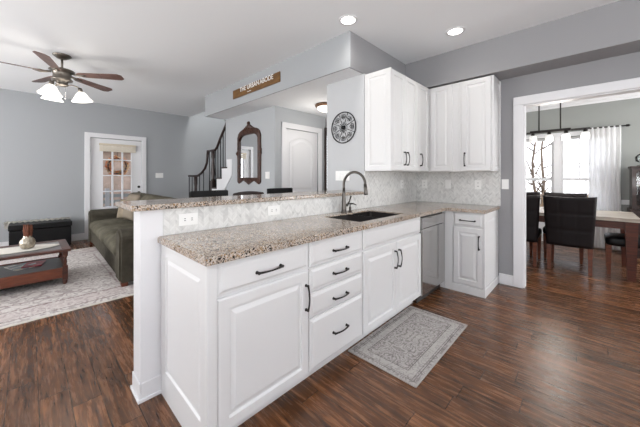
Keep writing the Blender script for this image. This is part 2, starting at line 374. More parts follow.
# ------------------------------------------------------------------ object helpers
ORIG = {}
def _link(name, bm, mat, loc):
    me = bpy.data.meshes.new(name)
    bm.transform(Matrix.Translation(-Vector(loc))); bm.to_mesh(me); bm.free()
    me.materials.append(mat)
    o = bpy.data.objects.new(name, me); C.objects.link(o); return o
def root_of(o):
    while o.parent: o = o.parent
    return o
def part(name, bm, mat, parent, label=None, kind=None, smooth=False):
    o = _link(name, bm, mat, ORIG.get(root_of(parent).name, (0, 0, 0)))
    o.parent = parent
    if label: o['label'] = label
    if kind: o['kind'] = kind
    if smooth:
        for f in o.data.polygons: f.use_smooth = True
    return o
def single(name, bm, mat, label=None, cat=None, group=None, kind=None, smooth=False):
    bm.verts.ensure_lookup_table()
    xs = [v.co.x for v in bm.verts]; ys = [v.co.y for v in bm.verts]; zs = [v.co.z for v in bm.verts]
    loc = ((min(xs)+max(xs))/2, (min(ys)+max(ys))/2, min(zs))
    if kind == 'structure': loc = (0, 0, 0)
    o = _link(name, bm, mat, loc); o.location = loc; ORIG[o.name] = loc
    if label: o['label'] = label
    if cat: o['category'] = cat
    if group: o['group'] = group
    if kind: o['kind'] = kind
    if smooth:
        for f in o.data.polygons: f.use_smooth = True
    return o
def struct(name, bm, mat): return single(name, bm, mat, kind='structure')
def thing(name, label, cat, loc=(0, 0, 0), group=None, kind=None):
    o = bpy.data.objects.new(name, None); C.objects.link(o); o.location = loc; o.empty_display_size = .1
    ORIG[o.name] = loc
    if kind: o['kind'] = kind
    else: o['label'] = label; o['category'] = cat
    if group: o['group'] = group
    return o
def kids(o): return [c for c in C.objects if c.parent == o]
def dup(root, loc, rz, label, group=None):
    def cp(o, par):
        c = o.copy(); C.objects.link(c); c.parent = par
        for k in kids(o): cp(k, c)
        return c
    r = cp(root, None); r.location = loc; r.rotation_euler = (0, 0, rz); r['label'] = label
    if group: r['group'] = group
    return r
def B(*boxes, bev=0):
    bm = bmesh.new()
    for b in boxes: box(bm, *b, bev=bev)
    return bm

# ================================================================== SETTING
CE, HC = 2.79, 2.41          # main ceiling, hall ceiling
struct('floor', B((-4, 6.6, -4, 6.25, -.1, 0)), M['floor'])
bm = bmesh.new()
box(bm, -4, 3.46, -4, .62, CE, CE+.1); box(bm, -4, 1.78, .62, 4.07, CE, CE+.1); box(bm, -4, 2.3, 4.07, 6.25, CE, CE+.1); box(bm, 3.25, 5.9, 4.07, 6.25, CE, CE+.1)
box(bm, 3.46, 6.62, -4, 1.12, CE, CE+.1)
struct('ceiling', bm, M['ceil'])
struct('ceiling_hall', B((1.8, 5.9, .64, 4.07, HC, HC+.5)), M['ceil'])
struct('wall_bulkhead', B((1.78, 1.80, .62, 4.07, HC, CE), (1.78, 5.9, 4.07, 4.09, HC, CE)), M['wall'])
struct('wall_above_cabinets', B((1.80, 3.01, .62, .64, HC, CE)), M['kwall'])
bm = bmesh.new()
box(bm, 2.2, 2.3, 4.09, 6.15, CE+.1, 5.0); box(bm, 3.25, 3.35, 4.09, 6.15, CE, 5.0); box(bm, 2.2, 3.35, 3.99, 4.09, CE, 5.0); box(bm, 2.2, 3.35, 6.15, 6.25, CE, 5.0); box(bm, 2.2, 3.35, 3.99, 6.25, 5.0, 5.1)
struct('wall_stairwell_upper', bm, M['wall'])
# soffit above the end-wall cabinets
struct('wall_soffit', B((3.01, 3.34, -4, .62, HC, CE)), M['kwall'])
# wall with wall cabinets / hall block
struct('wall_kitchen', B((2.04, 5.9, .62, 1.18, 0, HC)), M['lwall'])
bm = bmesh.new()
box(bm, 3.34, 3.46, -.64, .62, 0, CE); box(bm, 3.34, 3.46, -2.7, -.64, 2.08, CE); box(bm, 3.34, 3.46, -4, -2.7, 0, CE)
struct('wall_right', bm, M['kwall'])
bm = bmesh.new()
DX0, DX1 = .325, 1.235       # living room door opening
box(bm, -4, DX0, 6.15, 6.25, 0, CE); box(bm, DX1, 5.9, 6.15, 6.25, 0, CE); box(bm, DX0, DX1, 6.15, 6.25, 2.075, CE)
struct('wall_far', bm, M['wall'])
def wall_with_window(name, plane, pos, a0, a1, w0, w1, z0, z1, mat):
    bm = bmesh.new()
    segs = [(a0, w0, 0, CE), (w1, a1, 0, CE), (w0, w1, 0, z0), (w0, w1, z1, CE)]
    for (s0, s1, zz0, zz1) in segs:
        if plane == 'x': box(bm, pos[0], pos[1], s0, s1, zz0, zz1)
        else: box(bm, s0, s1, pos[0], pos[1], zz0, zz1)
    return struct(name, bm, mat)
bm = bmesh.new()
for (s0, s1, z0, z1) in ((-4, -2.6, 0, CE), (-2.6, 0, 0, .5), (-2.6, 0, 2.4, CE), (0, 2.8, 0, CE), (2.8, 5.4, 0, .65), (2.8, 5.4, 2.35, CE), (5.4, 6.25, 0, CE)):
    box(bm, -4, -3.92, s0, s1, z0, z1)
struct('wall_left', bm, M['wall'])
wall_with_window('wall_back', 'y', (-4, -3.92), -4, 3.46, -1.0, 1.6, .8, 2.3, M['wall'])
wall_with_window('wall_dining_near', 'y', (-4, -3.92), 3.46, 6.62, 4.1, 5.9, .6, 2.2, M['dwall'])
struct('wall_dining_side', B((3.46, 6.62, 1.0, 1.12, 0, CE)), M['dwall'])
struct('wall_stairwell', B((3.25, 3.35, 2.6, 6.15, 0, CE)), M['wall'])
# closet wall: mirror face x=2.2, door face y=2.467
bm = bmesh.new()
box(bm, 2.2, 2.3, 2.467, 4.08, 0, HC)
box(bm, 2.3, 2.42, 2.467, 2.56, 0, HC); box(bm, 3.20, 3.40, 2.467, 2.56, 0, HC); box(bm, 2.42, 3.20, 2.467, 2.56, 2.08, HC)
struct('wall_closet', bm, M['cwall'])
# hall end with an added opening behind the unseen fill lamp
bm = bmesh.new()
box(bm, 5.8, 5.9, 1.18, 1.55, 0, HC); box(bm, 5.8, 5.9, 2.1, 4.07, 0, HC); box(bm, 5.8, 5.9, 1.55, 2.1, 0, .5); box(bm, 5.8, 5.9, 1.55, 2.1, 2.3, HC)
struct('wall_hall_end', bm, M['wall'])
struct('wall_hall_side', B((4.3, 5.8, 2.5, 2.6, 0, HC)), M['wall'])
# half wall behind the peninsula
struct('wall_peninsula', B((-.114, 2.04, .62, .765, 0, 1.068)), M['trim'])
# dining window wall
WZ0, WZ1 = .62, 2.02
wins = [(-.685, .42), (-1.44, -.775)]
bm = bmesh.new()
box(bm, 6.5, 6.62, .42, 1.0, 0, CE); box(bm, 6.5, 6.62, -4, -1.44, 0, CE); box(bm, 6.5, 6.62, -.775, -.685, 0, CE)
for a, b in wins: box(bm, 6.5, 6.62, a, b, 0, WZ0); box(bm, 6.5, 6.62, a, b, WZ1, CE)
struct('wall_dining_far', bm, M['dwall'])
struct('wall_dining_wainscot', B((6.485, 6.5, -4, 1.0, .14, WZ0)), M['trim'])

# windows
for i, (a, b) in enumerate(wins):
    w = thing('window_%d' % (i+1), None, None, (6.56, (a+b)/2, WZ0), kind='structure')
    bm = bmesh.new(); t_ = .045
    for (z0, z1, x0) in ((WZ0, 1.235, 6.53), (1.20, WZ1, 6.565)):
        box(bm, x0, x0+.035, a, a+t_, z0, z1); box(bm, x0, x0+.035, b-t_, b, z0, z1)
        box(bm, x0, x0+.035, a+t_, b-t_, z0, z0+t_); box(bm, x0, x0+.035, a+t_, b-t_, z1-t_, z1)
    part('sash', bm, M['trim'], w)
    if i == 1:
        bm = bmesh.new(); ym = -1.045
        box(bm, 6.575, 6.59, ym-.008, ym+.008, 1.245, WZ1-.045); box(bm, 6.576, 6.589, a+.045, b-.045, 1.50, 1.516)
        part('muntin', bm, M['trim'], w)
    part('pane', B((6.545, 6.549, a+.04, b-.04, WZ0+.04, 1.21), (6.58, 6.584, a+.04, b-.04, 1.24, WZ1-.04)), M['glass'], w)
bm = bmesh.new()
for a, b in ((-.775, -.685), (.42, .51), (-1.52, -1.44)): box(bm, 6.475, 6.5, a-.005, b+.005, WZ0-.02, WZ1+.02, .004)
box(bm, 6.47, 6.5, -1.53, .52, WZ1+.005, WZ1+.085, .006); box(bm, 6.44, 6.5, -1.54, .53, WZ0-.03, WZ0, .006)
struct('trim_1', bm, M['trim'])
# added, unseen window frames around the fill lamps
def added_window(n, plane, pos, a0, a1, z0, z1):
    w = thing('window_%d' % n, None, None, (0, 0, 0), kind='structure')
    bm = bmesh.new(); k = max(2, round((a1-a0)/.9))
    def bb(s0, s1, zz0, zz1):
        if plane == 'x': box(bm, pos, pos+.04, s0, s1, zz0, zz1)
        else: box(bm, s0, s1, pos, pos+.04, zz0, zz1)
    for i in range(k+1):
        s = a0+(a1-a0-.05)*i/k; bb(s, s+.05, z0, z1)
    bb(a0, a1, z0, z0+.05); bb(a0, a1, z1-.05, z1); bb(a0, a1, (z0+z1)/2-.02, (z0+z1)/2+.02)
    part('sash', bm, M['trim'], w)
added_window(3, 'y', -3.9, -1.0, 1.6, .8, 2.3); added_window(4, 'x', -3.9, -2.6, 0, .5, 2.4); added_window(5, 'x', -3.9, 2.8, 5.4, .65, 2.35); added_window(6, 'y', -3.9, 4.1, 5.9, .6, 2.2)

# cased opening to dining room
bm = bmesh.new()
box(bm, 3.315, 3.34, -.645, -.552, 0, 2.168, .006); box(bm, 3.315, 3.34, -2.78, -2.69, 0, 2.168, .006); box(bm, 3.312, 3.34, -2.78, -.552, 2.075, 2.17, .006)
box(bm, 3.34, 3.46, -.655, -.64, 0, 2.08); box(bm, 3.34, 3.46, -2.70, -2.685, 0, 2.08); box(bm, 3.34, 3.46, -2.7, -.64, 2.065, 2.08)
box(bm, 3.46, 3.485, -.645, -.552, 0, 2.168); box(bm, 3.46, 3.485, -2.78, -.552, 2.075, 2.17)
struct('trim_2', bm, M['trim'])
# crown moulding of the dining room
bm = bmesh.new()
prof = [(0, 0), (.015, 0), (.02, .03), (.05, .05), (.10, .13), (.115, .17), (.12, .21), (0, .21)]
prism(bm, prof, lambda u, v, d: (6.5-u, d, CE-.21+v), -3.92, 1.0)
prism(bm, prof, lambda u, v, d: (d, 1.0-u, CE-.21+v), 3.46, 6.5)
struct('trim_3', bm, M['trim'])
struct('trim_4', B((6.47, 6.5, -3.92, -1.54, .79, .87), (6.47, 6.5, .53, 1.0, .79, .87), bev=.006), M['trim'])
# baseboards
def baseb(name, *bs):
    bm = bmesh.new()
    for b in bs: box(bm, *b, bev=.004)
    struct(name, bm, M['trim'])
baseb('baseboard_far', (-3.9, .235, 6.13, 6.15, 0, .135), (1.325, 2.2, 6.13, 6.15, 0, .135))
baseb('baseboard_right', (3.32, 3.34, -.552, -.41, 0, .12), (3.32, 3.34, -3.9, -2.78, 0, .12))
baseb('baseboard_dining', (6.46, 6.485, -3.92, 1.0, 0, .14), (3.46, 6.46, .98, 1.0, 0, .14), (3.46, 3.48, -.55, .98, 0, .14))
baseb('baseboard_closet', (2.18, 2.2, 2.45, 4.08, 0, .135), (2.2, 2.33, 2.447, 2.467, 0, .135))
baseb('baseboard_peninsula', (-.121, -.114, .613, .772, 0, .105), (-.114, -.002, .613, .62, 0, .105), (-.114, 2.04, .765, .773, 0, .105))
bm = bmesh.new()
box(bm, -.129, -.121, .605, .781, 0, .02, .003); box(bm, -.121, -.002, .605, .613, 0, .02, .003); box(bm, -.121, 2.04, .773, .785, 0, .02, .005)
struct('trim_5', bm, M['trim'])
baseb('baseboard_left', (-3.92, -3.9, -3.9, 6.15, 0, .135))

# marble mosaic backsplash
struct('trim_6', B((0, 2.04, .612, .62, .915, 1.068), (2.04, 3.33, .612, .62, .915, 1.326)), M['tile_x'])
struct('trim_7', B((3.332, 3.34, -.425, .612, .915, 1.326)), M['tile_y'])

# ---------------- doors of the setting
def knob(parent, x, y, z, dirv, mat, r=.026, L=.06, name='door_knob'):
    bm = bmesh.new(); d = Vector(dirv); p = Vector((x, y, z))
    tube(bm, [p, p+d*.008], .03, 16); tube(bm, [p+d*.008, p+d*L*.6], .01, 10)
    tube(bm, [p+d*L*(.55+.45*k/6) for k in range(7)], [r*math.sin(PI*(.12+.8*k/6)) for k in range(7)], 14)
    return part(name, bm, mat, parent)
d1 = thing('door_1', None, None, (.78, 6.19, 0), kind='structure')
GX0, GX1, GZ0, GZ1 = .525, 1.055, .62, 1.965
bm = bmesh.new()
box(bm, DX0, GX0, 6.17, 6.215, .01, 2.065); box(bm, GX1, DX1, 6.17, 6.215, .01, 2.065)
box(bm, GX0, GX1, 6.17, 6.215, .01, GZ0); box(bm, GX0, GX1, 6.17, 6.215, GZ1, 2.065)
panel(bm, lambda u, v, d: (.47+u, 6.17-d, .14+v), .64, .40, [(0, 0), (.0, .008), (.03, .002), (.05, .002), (.07, .008)])
part('door_leaf', bm, M['trim'], d1)
bm = bmesh.new()
for k in (0, 1, 2, 3):
    x = GX0+(GX1-GX0)*k/3; box(bm, x-.012, x+.012, 6.163, 6.222, GZ0, GZ1)
for k in range(5):
    z = GZ0+(GZ1-GZ0)*k/4; box(bm, GX0, GX1, 6.164, 6.221, z-.011, z+.011)
part('muntin', bm, M['trim'], d1)
part('pane', B((GX0, GX1, 6.19, 6.194, GZ0, GZ1)), M['glass'], d1)
knob(d1, 1.185, 6.17, .91, (0, -1, 0), M['black']); 
bm = bmesh.new(); tube(bm, [(1.185, 6.17, 1.04), (1.185, 6.155, 1.04)], .028, 16); part('deadbolt', bm, M['black'], d1)
bm = bmesh.new()
for z in (.25, 1.05, 1.83): box(bm, DX0-.006, DX0+.006, 6.16, 6.172, z-.05, z+.05)
part('hinge', bm, M['steel'], d1)
struct('trim_8', B((.235, .325, 6.125, 6.15, 0, 2.165), (1.235, 1.325, 6.125, 6.15, 0, 2.165), (.235, 1.325, 6.122, 6.15, 2.075, 2.168), bev=.005), M['trim'])
d2 = thing('door_2', None, None, (2.81, 2.5, 0), kind='structure')
bm = bmesh.new()
box(bm, 2.425, 3.195, 2.485, 2.515, .01, 2.072)
PP = [(0, 0), (0, .004), (.015, -.006, .3), (.03, -.006, .6), (.06, .006, 1.0)]
for (z0, h, ar) in ((1.0, .95, .10), (.16, .72, 0)):
    panel(bm, lambda u, v, d: (2.53+u, 2.485-d, z0+v), .56, h, [(p+(0,))[:3] if ar == 0 else (p[0], p[1], 1 if len(p) > 2 else 1) for p in [(0, -.001), (0, .007), (.02, .0015), (.045, .0015), (.075, .008)]], ar)
part('door_leaf', bm, M['trim'], d2)
bm = bmesh.new()
for z in (.25, 1.05, 1.85): box(bm, 2.419, 2.431, 2.475, 2.487, z-.05, z+.05)
part('hinge', bm, M['fanmetal'], d2)
knob(d2, 3.14, 2.485, .95, (0, -1, 0), M['fanmetal'])
struct('trim_9', B((2.335, 2.425, 2.445, 2.467, 0, 2.165), (3.195, 3.285, 2.445, 2.467, 0, 2.165), (2.335, 3.285, 2.442, 2.467, 2.075, 2.168), bev=.005), M['trim'])
# dark cased doorway next to the closet
struct('trim_10', B((3.372, 3.402, 2.43, 2.467, 0, 2.2)), M['darkwood'])

# ================================================================== CABINETS
def pull(parent, p0, p1, out, name='handle'):
    """arched bar pull between two feet; out = outward direction"""
    p0, p1, out = Vector(p0), Vector(p1), Vector(out); bm = bmesh.new()
    pts = []
    for k in range(13):
        s = k/12; pts.append(p0.lerp(p1, s)+out*(.020+.012*math.sin(PI*s)))
    tube(bm, pts, [.0062-.0018*math.sin(PI*k/12) for k in range(13)], 8)
    for p in (p0, p1):
        tube(bm, [p, p+out*.004, p+out*.010, p+out*.022], [.0095, .0085, .006, .008], 10)
    return part(name, bm, M['black'], parent)
GAP = .003
def front_y(X0, w, z0, h, prof):     # a front on the peninsula, facing -Y at Y=.02
    bm = bmesh.new(); panel(bm, lambda u, v, d: (X0+u, .02-d, z0+v), w, h, prof); return bm
def front_x(xp, Y1, w, z0, h, prof): # a front facing -X, from Y1 towards -Y
    bm = bmesh.new(); panel(bm, lambda u, v, d: (xp-d, Y1-u, z0+v), w, h, prof); return bm
OUTY, OUTX = (0, -1, 0), (-1, 0, 0)
ZB, ZT = .094, .878
# 1. drawer over door
c = thing('base_cabinet', 'white base cabinet at the open end of the peninsula, wide drawer over one door', 'cabinet', (.3, .3, 0))
bm = bmesh.new(); box(bm, 0, .6, .02, .61, ZB, ZT); box(bm, .0, .6, .09, .61, 0, ZB)
part('body', bm, M['cab'], c)
bm = bmesh.new()   # side panel down to the floor with a framed panel
box(bm, -.012, -.002, .002, .607, 0, .085)
panel(bm, lambda u, v, d: (-.002-d, .607-u, .085+v), .605, ZT-.085, [(0, 0), (0, .010), (.07, .010), (.076, .002), (.086, .002), (.104, .007)])
part('side_panel', bm, M['cab'], c)
part('corner_post', B((-.0145, .032, -.0015, .0195, 0, ZT), bev=.003), M['cab'], c)
part('drawer', front_y(.035, .56, .722, .148, DRAWP), M['cab'], c)
pull(kids(c)[-1], (.238, .0, .784), (.385, .0, .787), OUTY)
part('door', front_y(.035, .56, ZB+.005, .61, DOORP), M['cab'], c)
pull(kids(c)[-1], (.571, .0, .628), (.571, .0, .487), OUTY)
# 2. four drawers
c = thing('drawer_cabinet', 'white base cabinet with a bank of four drawers, mid peninsula', 'cabinet', (.87, .3, 0))
bm = bmesh.new(); box(bm, .6, 1.146, .02, .61, ZB, ZT); box(bm, .6, 1.146, .09, .61, 0, ZB); part('body', bm, M['cab'], c)
for (z0, z1, zh) in ((.722, .870, .786), (.572, .714, .640), (.420, .564, .478), (.099, .412, .258)):
    o = part('drawer', front_y(.606, .534, z0, z1-z0, DRAWP), M['cab'], c)
    pull(o, (.812, .0, zh), (.945, .0, zh), OUTY)
# 3. sink base
c = thing('sink_cabinet', 'white base cabinet under the sink with two doors and a false drawer front', 'cabinet', (1.63, .3, 0))
bm = bmesh.new(); box(bm, 1.146, 1.165, .02, .61, ZB, ZT); box(bm, 2.10, 2.119, .02, .61, ZB, ZT); box(bm, 1.165, 2.10, .02, .04, ZB, ZT); box(bm, 1.165, 2.10, .04, .61, ZB, ZB+.02); box(bm, 1.146, 2.119, .09, .61, 0, ZB)
part('body', bm, M['cab'], c)
part('false_front', front_y(1.152, .962, .722, .148, DRAWP), M['cab'], c)
for (x0, w, hx) in ((1.152, .479, 1.600), (1.635, .479, 1.668)):
    o = part('door', front_y(x0, w, ZB+.005, .61, DOORP), M['cab'], c); pull(o, (hx, .0, .632), (hx, .0, .492), OUTY)
# 4. dishwasher
c = thing('dishwasher', 'stainless steel dishwasher between the sink cabinet and the corner', 'dishwasher', (2.43, .3, 0))
part('body', B((2.128, 2.728, .03, .60, .09, .872)), M['cabin'], c)
part('door', B((2.131, 2.722, -.006, .03, .085, .745), bev=.004), M['steel'], c)
part('control_panel', B((2.131, 2.722, -.003, .03, .748, .855), bev=.004), M['steel'], c)
part('toe_plate', B((2.131, 2.722, .05, .06, .005, .085)), M['cabin'], c)
for x in (2.15, 2.67): part('foot', B((x, x+.03, .1, .13, 0, .09)), M['cabin'], c)
# 5. end wall base cabinet
c = thing('base_cabinet', 'narrow white base cabinet beside the dining room opening, small drawer over one door', 'cabinet', (3.03, -.2, 0))
bm = bmesh.new(); box(bm, 2.752, 3.338, -.39, .0, .0, ZT); part('body', bm, M['cab'], c)
bm = bmesh.new(); box(bm, 2.735, 2.752, -.085, .0, .0, ZT); part('filler', bm, M['cab'], c)
bm = bmesh.new(); panel(bm, lambda u, v, d: (3.335-u, -.39-d, v), .60, ZT, [(0, 0), (0, .010), (.07, .010), (.076, .003), (.086, .003), (.105, .008)])
part('side_panel', bm, M['cab'], c)
part('base_moulding', B((2.732, 2.752, -.402, -.086, 0, .085), (2.732, 3.338, -.408, -.397, 0, .085), bev=.003), M['cab'], c)
o = part('drawer', front_x(2.752, -.09, .295, .722, .148, DRAWP), M['cab'], c); pull(o, (2.732, -.165, .79), (2.732, -.310, .79), OUTX)
o = part('door', front_x(2.752, -.09, .295, .092, .622, DOORP), M['cab'], c); pull(o, (2.732, -.350, .632), (2.732, -.350, .497), OUTX)
# blind corner box under the counter
c = single('corner_cabinet', B((2.732, 3.338, .004, .61, .0, ZT)), M['cab'], 'blind corner cabinet box between the dishwasher and the end wall under the counter', 'cabinet')
# ---------------- wall cabinets
U0, U1 = 1.326, 2.392
c = thing('wall_cabinet', 'white two door wall cabinet with a panelled side nearest the iron medallion', 'cabinet', (2.35, .46, U0))
part('body', B((2.055, 2.655, .31, .612, U0, U1)), M['cab'], c)
bm = bmesh.new(); box(bm, 2.049, 2.0545, .29, .611, U0, U1)
panel(bm, lambda u, v, d: (2.049-d, .612-u, U0+v), .322, U1-U0, [(0, 0), (0, .010), (.05, .010), (.056, .003), (.066, .003), (.086, .008)])
part('side_panel', bm, M['cab'], c)
for (x0, w, hx) in ((2.062, .292, 2.326), (2.357, .292, 2.395)):
    bm = bmesh.new(); panel(bm, lambda u, v, d: (x0+u, .31-d, U0+.004+v), w, U1-U0-.008, DOORP)
    o = part('door', bm, M['cab'], c); pull(o, (hx, .29, 1.532), (hx, .29, 1.394), OUTY)
c = thing('wall_cabinet', 'white one door wall cabinet in the inner corner, on the sink wall', 'cabinet', (2.83, .46, U0))
part('body', B((2.657, 3.335, .31, .612, U0, U1)), M['cab'], c)
bm = bmesh.new(); panel(bm, lambda u, v, d: (2.66+u, .31-d, U0+.004+v), .325, U1-U0-.008, DOORP)
o = part('door', bm, M['cab'], c); pull(o, (2.74, .29, 1.535), (2.74, .29, 1.397), OUTY)
c = thing('wall_cabinet', 'white wall cabinet on the end wall beside the inner corner, door without handle', 'cabinet', (3.17, .1, U0))
part('body', B((3.03, 3.338, -.048, .308, U0, U1)), M['cab'], c)
bm = bmesh.new(); panel(bm, lambda u, v, d: (3.03-d, .279-u, U0+.004+v), .268, U1-U0-.008, DOORP); part('door', bm, M['cab'], c)
c = thing('wall_cabinet', 'white one door wall cabinet on the end wall nearest the dining opening', 'cabinet', (3.17, -.23, U0))
part('body', B((3.03, 3.338, -.41, -.05, U0, U1)), M['cab'], c)
bm = bmesh.new(); panel(bm, lambda u, v, d: (3.03-d, -.092-u, U0+.004+v), .306, U1-U0-.008, DOORP)
o = part('door', bm, M['cab'], c); pull(o, (3.01, -.128, 1.54), (3.01, -.128, 1.392), OUTX)
bm = bmesh.new(); panel(bm, lambda u, v, d: (3.338-u, -.41-d, U0+v), .308, U1-U0, [(0, 0), (0, .010), (.04, .010), (.046, .003), (.056, .003), (.07, .008)])
part('side_panel', bm, M['cab'], c)
part('scribe_moulding', B((3.31, 3.339, -.428, -.415, U0, U1), bev=.003), M['cab'], c)

# ---------------- countertops
SX0, SX1, SY0, SY1 = 1.215, 1.905, .080, .462
bm = bmesh.new()
xs = [-.03, SX0, SX1, 2.708, 3.331]; ys = [-.417, -.026, SY0, SY1, .611]
def keep(i, j):
    if i == 1 and j == 2: return False
    if j == 0: return i == 3
    return True
cells(bm, xs, ys, keep, .880, .915)
es = [e for e in bm.edges if len(e.link_faces) == 2 and e.calc_face_angle(0) > .5 and abs(e.verts[0].co.z-e.verts[1].co.z) < .001 and e.verts[0].co.z > .9]
bmesh.ops.bevel(bm, geom=es, offset=.006, segments=2, affect='EDGES')
single('countertop', bm, M['granite'], 'speckled beige granite countertop running along the peninsula and round the corner', 'countertop')
bm = B((-.165, 2.036, .585, .99, 1.070, 1.102), bev=.006)
single('bar_countertop', bm, M['granite'], 'raised narrow granite bar top on the half wall above the peninsula counter', 'countertop')
# sink
c = thing('kitchen_sink', 'dark steel double bowl undermount sink set in the granite counter', 'sink', (1.565, .27, .68))
def bowl(x0, x1, y0, y1, z0, z1):
    bm = bmesh.new(); t_ = .004
    def ring(ins, z): 
        pts = []; r = .05
        for cx, cy, a0 in ((x1-r, y1-r, 0), (x0+r, y1-r, 90), (x0+r, y0+r, 180), (x1-r, y0+r, 270)):
            for k in range(5):
                a = math.radians(a0+90*k/4); rr = r-ins if r > ins else .001
                pts.append(bm.verts.new((cx+rr*math.cos(a), cy+rr*math.sin(a), z)))
        return pts
    rs = [ring(0, z1), ring(.004, z0+.02), ring(.02, z0), ring(.03, z0)]
    for A, Bb in zip(rs, rs[1:]):
        for k in range(len(A)):
            f = bm.faces.new((A[k], A[(k+1) % len(A)], Bb[(k+1) % len(A)], Bb[k])); f.smooth = True
    bm.faces.new(rs[-1]); bmesh.ops.recalc_face_normals(bm, faces=bm.faces[:])
    bmesh.ops.reverse_faces(bm, faces=bm.faces[:]); return bm
xm = 1.57
for (x0, x1) in ((SX0+.001, xm-.012), (xm+.012, SX1-.001)):
    o = part('bowl', bowl(x0, x1, SY0+.001, SY1-.001, .70, .905), M['steel_d'], c)
    md = o.modifiers.new('t', 'SOLIDIFY'); md.thickness = .002; md.offset = 1
    bm = bmesh.new(); lathe(bm, [(.04, 0), (.04, .003), (.028, .003), (.0, .001)], (x0+x1)/2, .28, .701); part('drain', bm, M['chrome'], o)
part('divider', B((xm-.014, xm+.014, SY0+.002, SY1-.002, .80, .892), bev=.006), M['steel_d'], c)
# faucet
FX, FY = 1.575, .532
c = thing('kitchen_faucet', 'tall dark nickel gooseneck pull-down faucet behind the sink', 'faucet', (FX, FY, .915))
bm = bmesh.new()
lathe(bm, [(.030, 0), (.030, .006), (.025, .012), (.023, .05), (.021, .10), (.018, .15), (.015, .19), (.0135, .22)], FX, FY, .915)
part('base', bm, M['nickel'], c)
R_ = .118; zc = 1.187
pts = [(FX, FY, 1.12), (FX, FY, 1.16)]
for k in range(17):
    a = PI*k/16*1.02; pts.append((FX+.02*(1-math.cos(a))*.5, FY-R_+R_*math.cos(a), zc+R_*math.sin(a)))
bm = bmesh.new(); tube(bm, pts, .0125, 12); part('neck', bm, M['nickel'], c)
e = Vector(pts[-1]); bm = bmesh.new(); tube(bm, [e+Vector((0, .001, .012)), e+Vector((0, -.003, -.03)), e+Vector((0, -.008, -.075)), e+Vector((0, -.009, -.085))], [.015, .0165, .019, .017], 12)
part('spray_head', bm, M['nickel'], c)
bm = bmesh.new(); tube(bm, [(FX+.015, FY, .985), (FX+.045, FY-.01, .985)], .014, 10); tube(bm, [(FX+.045, FY-.01, .985), (FX+.062, FY-.02, 1.02), (FX+.075, FY-.03, 1.075)], [.010, .008, .009], 8)
part('lever', bm, M['nickel'], c)
c = thing('soap_dispenser', 'small dark nickel soap dispenser pump beside the faucet', 'soap dispenser', (1.67, .53, .915))
bm = bmesh.new(); lathe(bm, [(.019, 0), (.019, .008), (.012, .014), (.011, .045), (.006, .05), (.006, .075)], 1.67, .53, .915); part('pump_base', bm, M['nickel'], c)
bm = bmesh.new(); tube(bm, [(1.67, .535, .992), (1.68, .50, .996), (1.685, .465, .985)], [.009, .007, .005], 8); part('spout', bm, M['nickel'], c)

# ---------------- plates
def outlet(x, y, z, nrm, label, wide=False, kind='outlet', gangs=1, group=None):
    w, h = ((.114 if wide else .07)+.046*(gangs-1)*(1 if not wide else 0), .072 if wide else .115)
    c = thing('outlet' if kind == 'outlet' else 'light_switch', label, 'outlet' if kind == 'outlet' else 'switch', (x, y, z), group)
    n = Vector(nrm); u = Vector((0, 0, 1)).cross(n)
    def P(a, b, d): return Vector((x, y, z))+u*a+Vector((0, 0, b))+n*d
    def slab(a0, a1, b0, b1, d0, d1):
        bm = bmesh.new(); prism(bm, [(a0, b0), (a1, b0), (a1, b1), (a0, b1)], lambda p, q, d: P(p, q, d), d0, d1); return bm
    part('cover_plate', slab(-w/2, w/2, -h/2, h/2, 0, .006), M['plate'], c)
    if kind == 'outlet':
        for s in (-1, 1):
            cx, cz = (s*.021, 0) if wide else (0, s*.021)
            o = part('socket', slab(cx-.0145, cx+.0145, cz-.0145, cz+.0145, .006, .008), M['plate'], c)
            bm = bmesh.new()
            for q in (-.006, .006):
                a, b = (0, q) if wide else (q, 0)
                hw, hh = (.005, .0018) if wide else (.0018, .005)
                prism(bm, [(cx+a-hw, cz+b-hh), (cx+a+hw, cz+b-hh), (cx+a+hw, cz+b+hh), (cx+a-hw, cz+b+hh)], lambda p, q2, d: P(p, q2, d), .008, .0085)
            part('slot', bm, M['hole'], o)
    else:
        for g in range(gangs):
            cx = (g-(gangs-1)/2)*.046
            part('rocker', slab(cx-.0165, cx+.0165, -.033, .033, .006, .010), M['plate'], c)
    return c
outlet(.141, .612, .996, (0, -1, 0), 'white outlet laid sideways in the tile nearest the open end of the peninsula', True)
outlet(.795, .612, .996, (0, -1, 0), 'white outlet laid sideways in the tile under the bar halfway to the faucet', True)
outlet(2.892, .612, 1.165, (0, -1, 0), 'white outlet in the tile beneath the corner wall cabinet on the sink side')
outlet(3.332, .495, 1.165, (-1, 0, 0), 'white outlet on the end wall tile closest to the inner corner')
outlet(3.332, -.185, 1.165, (-1, 0, 0), 'white outlet on the end wall tile above the small drawer')
outlet(3.332, .175, 1.165, (-1, 0, 0), 'white switch in the tile midway along the end wall backsplash', kind='switch')
outlet(3.34, -.47, 1.175, (-1, 0, 0), 'single white light switch on grey wall beside the dining room opening', kind='switch')
outlet(2.04, .93, 1.275, (-1, 0, 0), 'wide white switch plate under the round iron wall art', kind='switch', gangs=4)
outlet(1.60, 6.15, 1.30, (0, -1, 0), 'white triple switch plate on grey wall beside the glazed door', kind='switch', gangs=3)
outlet(2.2, 2.66, 1.29, (-1, 0, 0), 'white double switch plate on the wall beside the carved mirror', kind='switch', gangs=2)

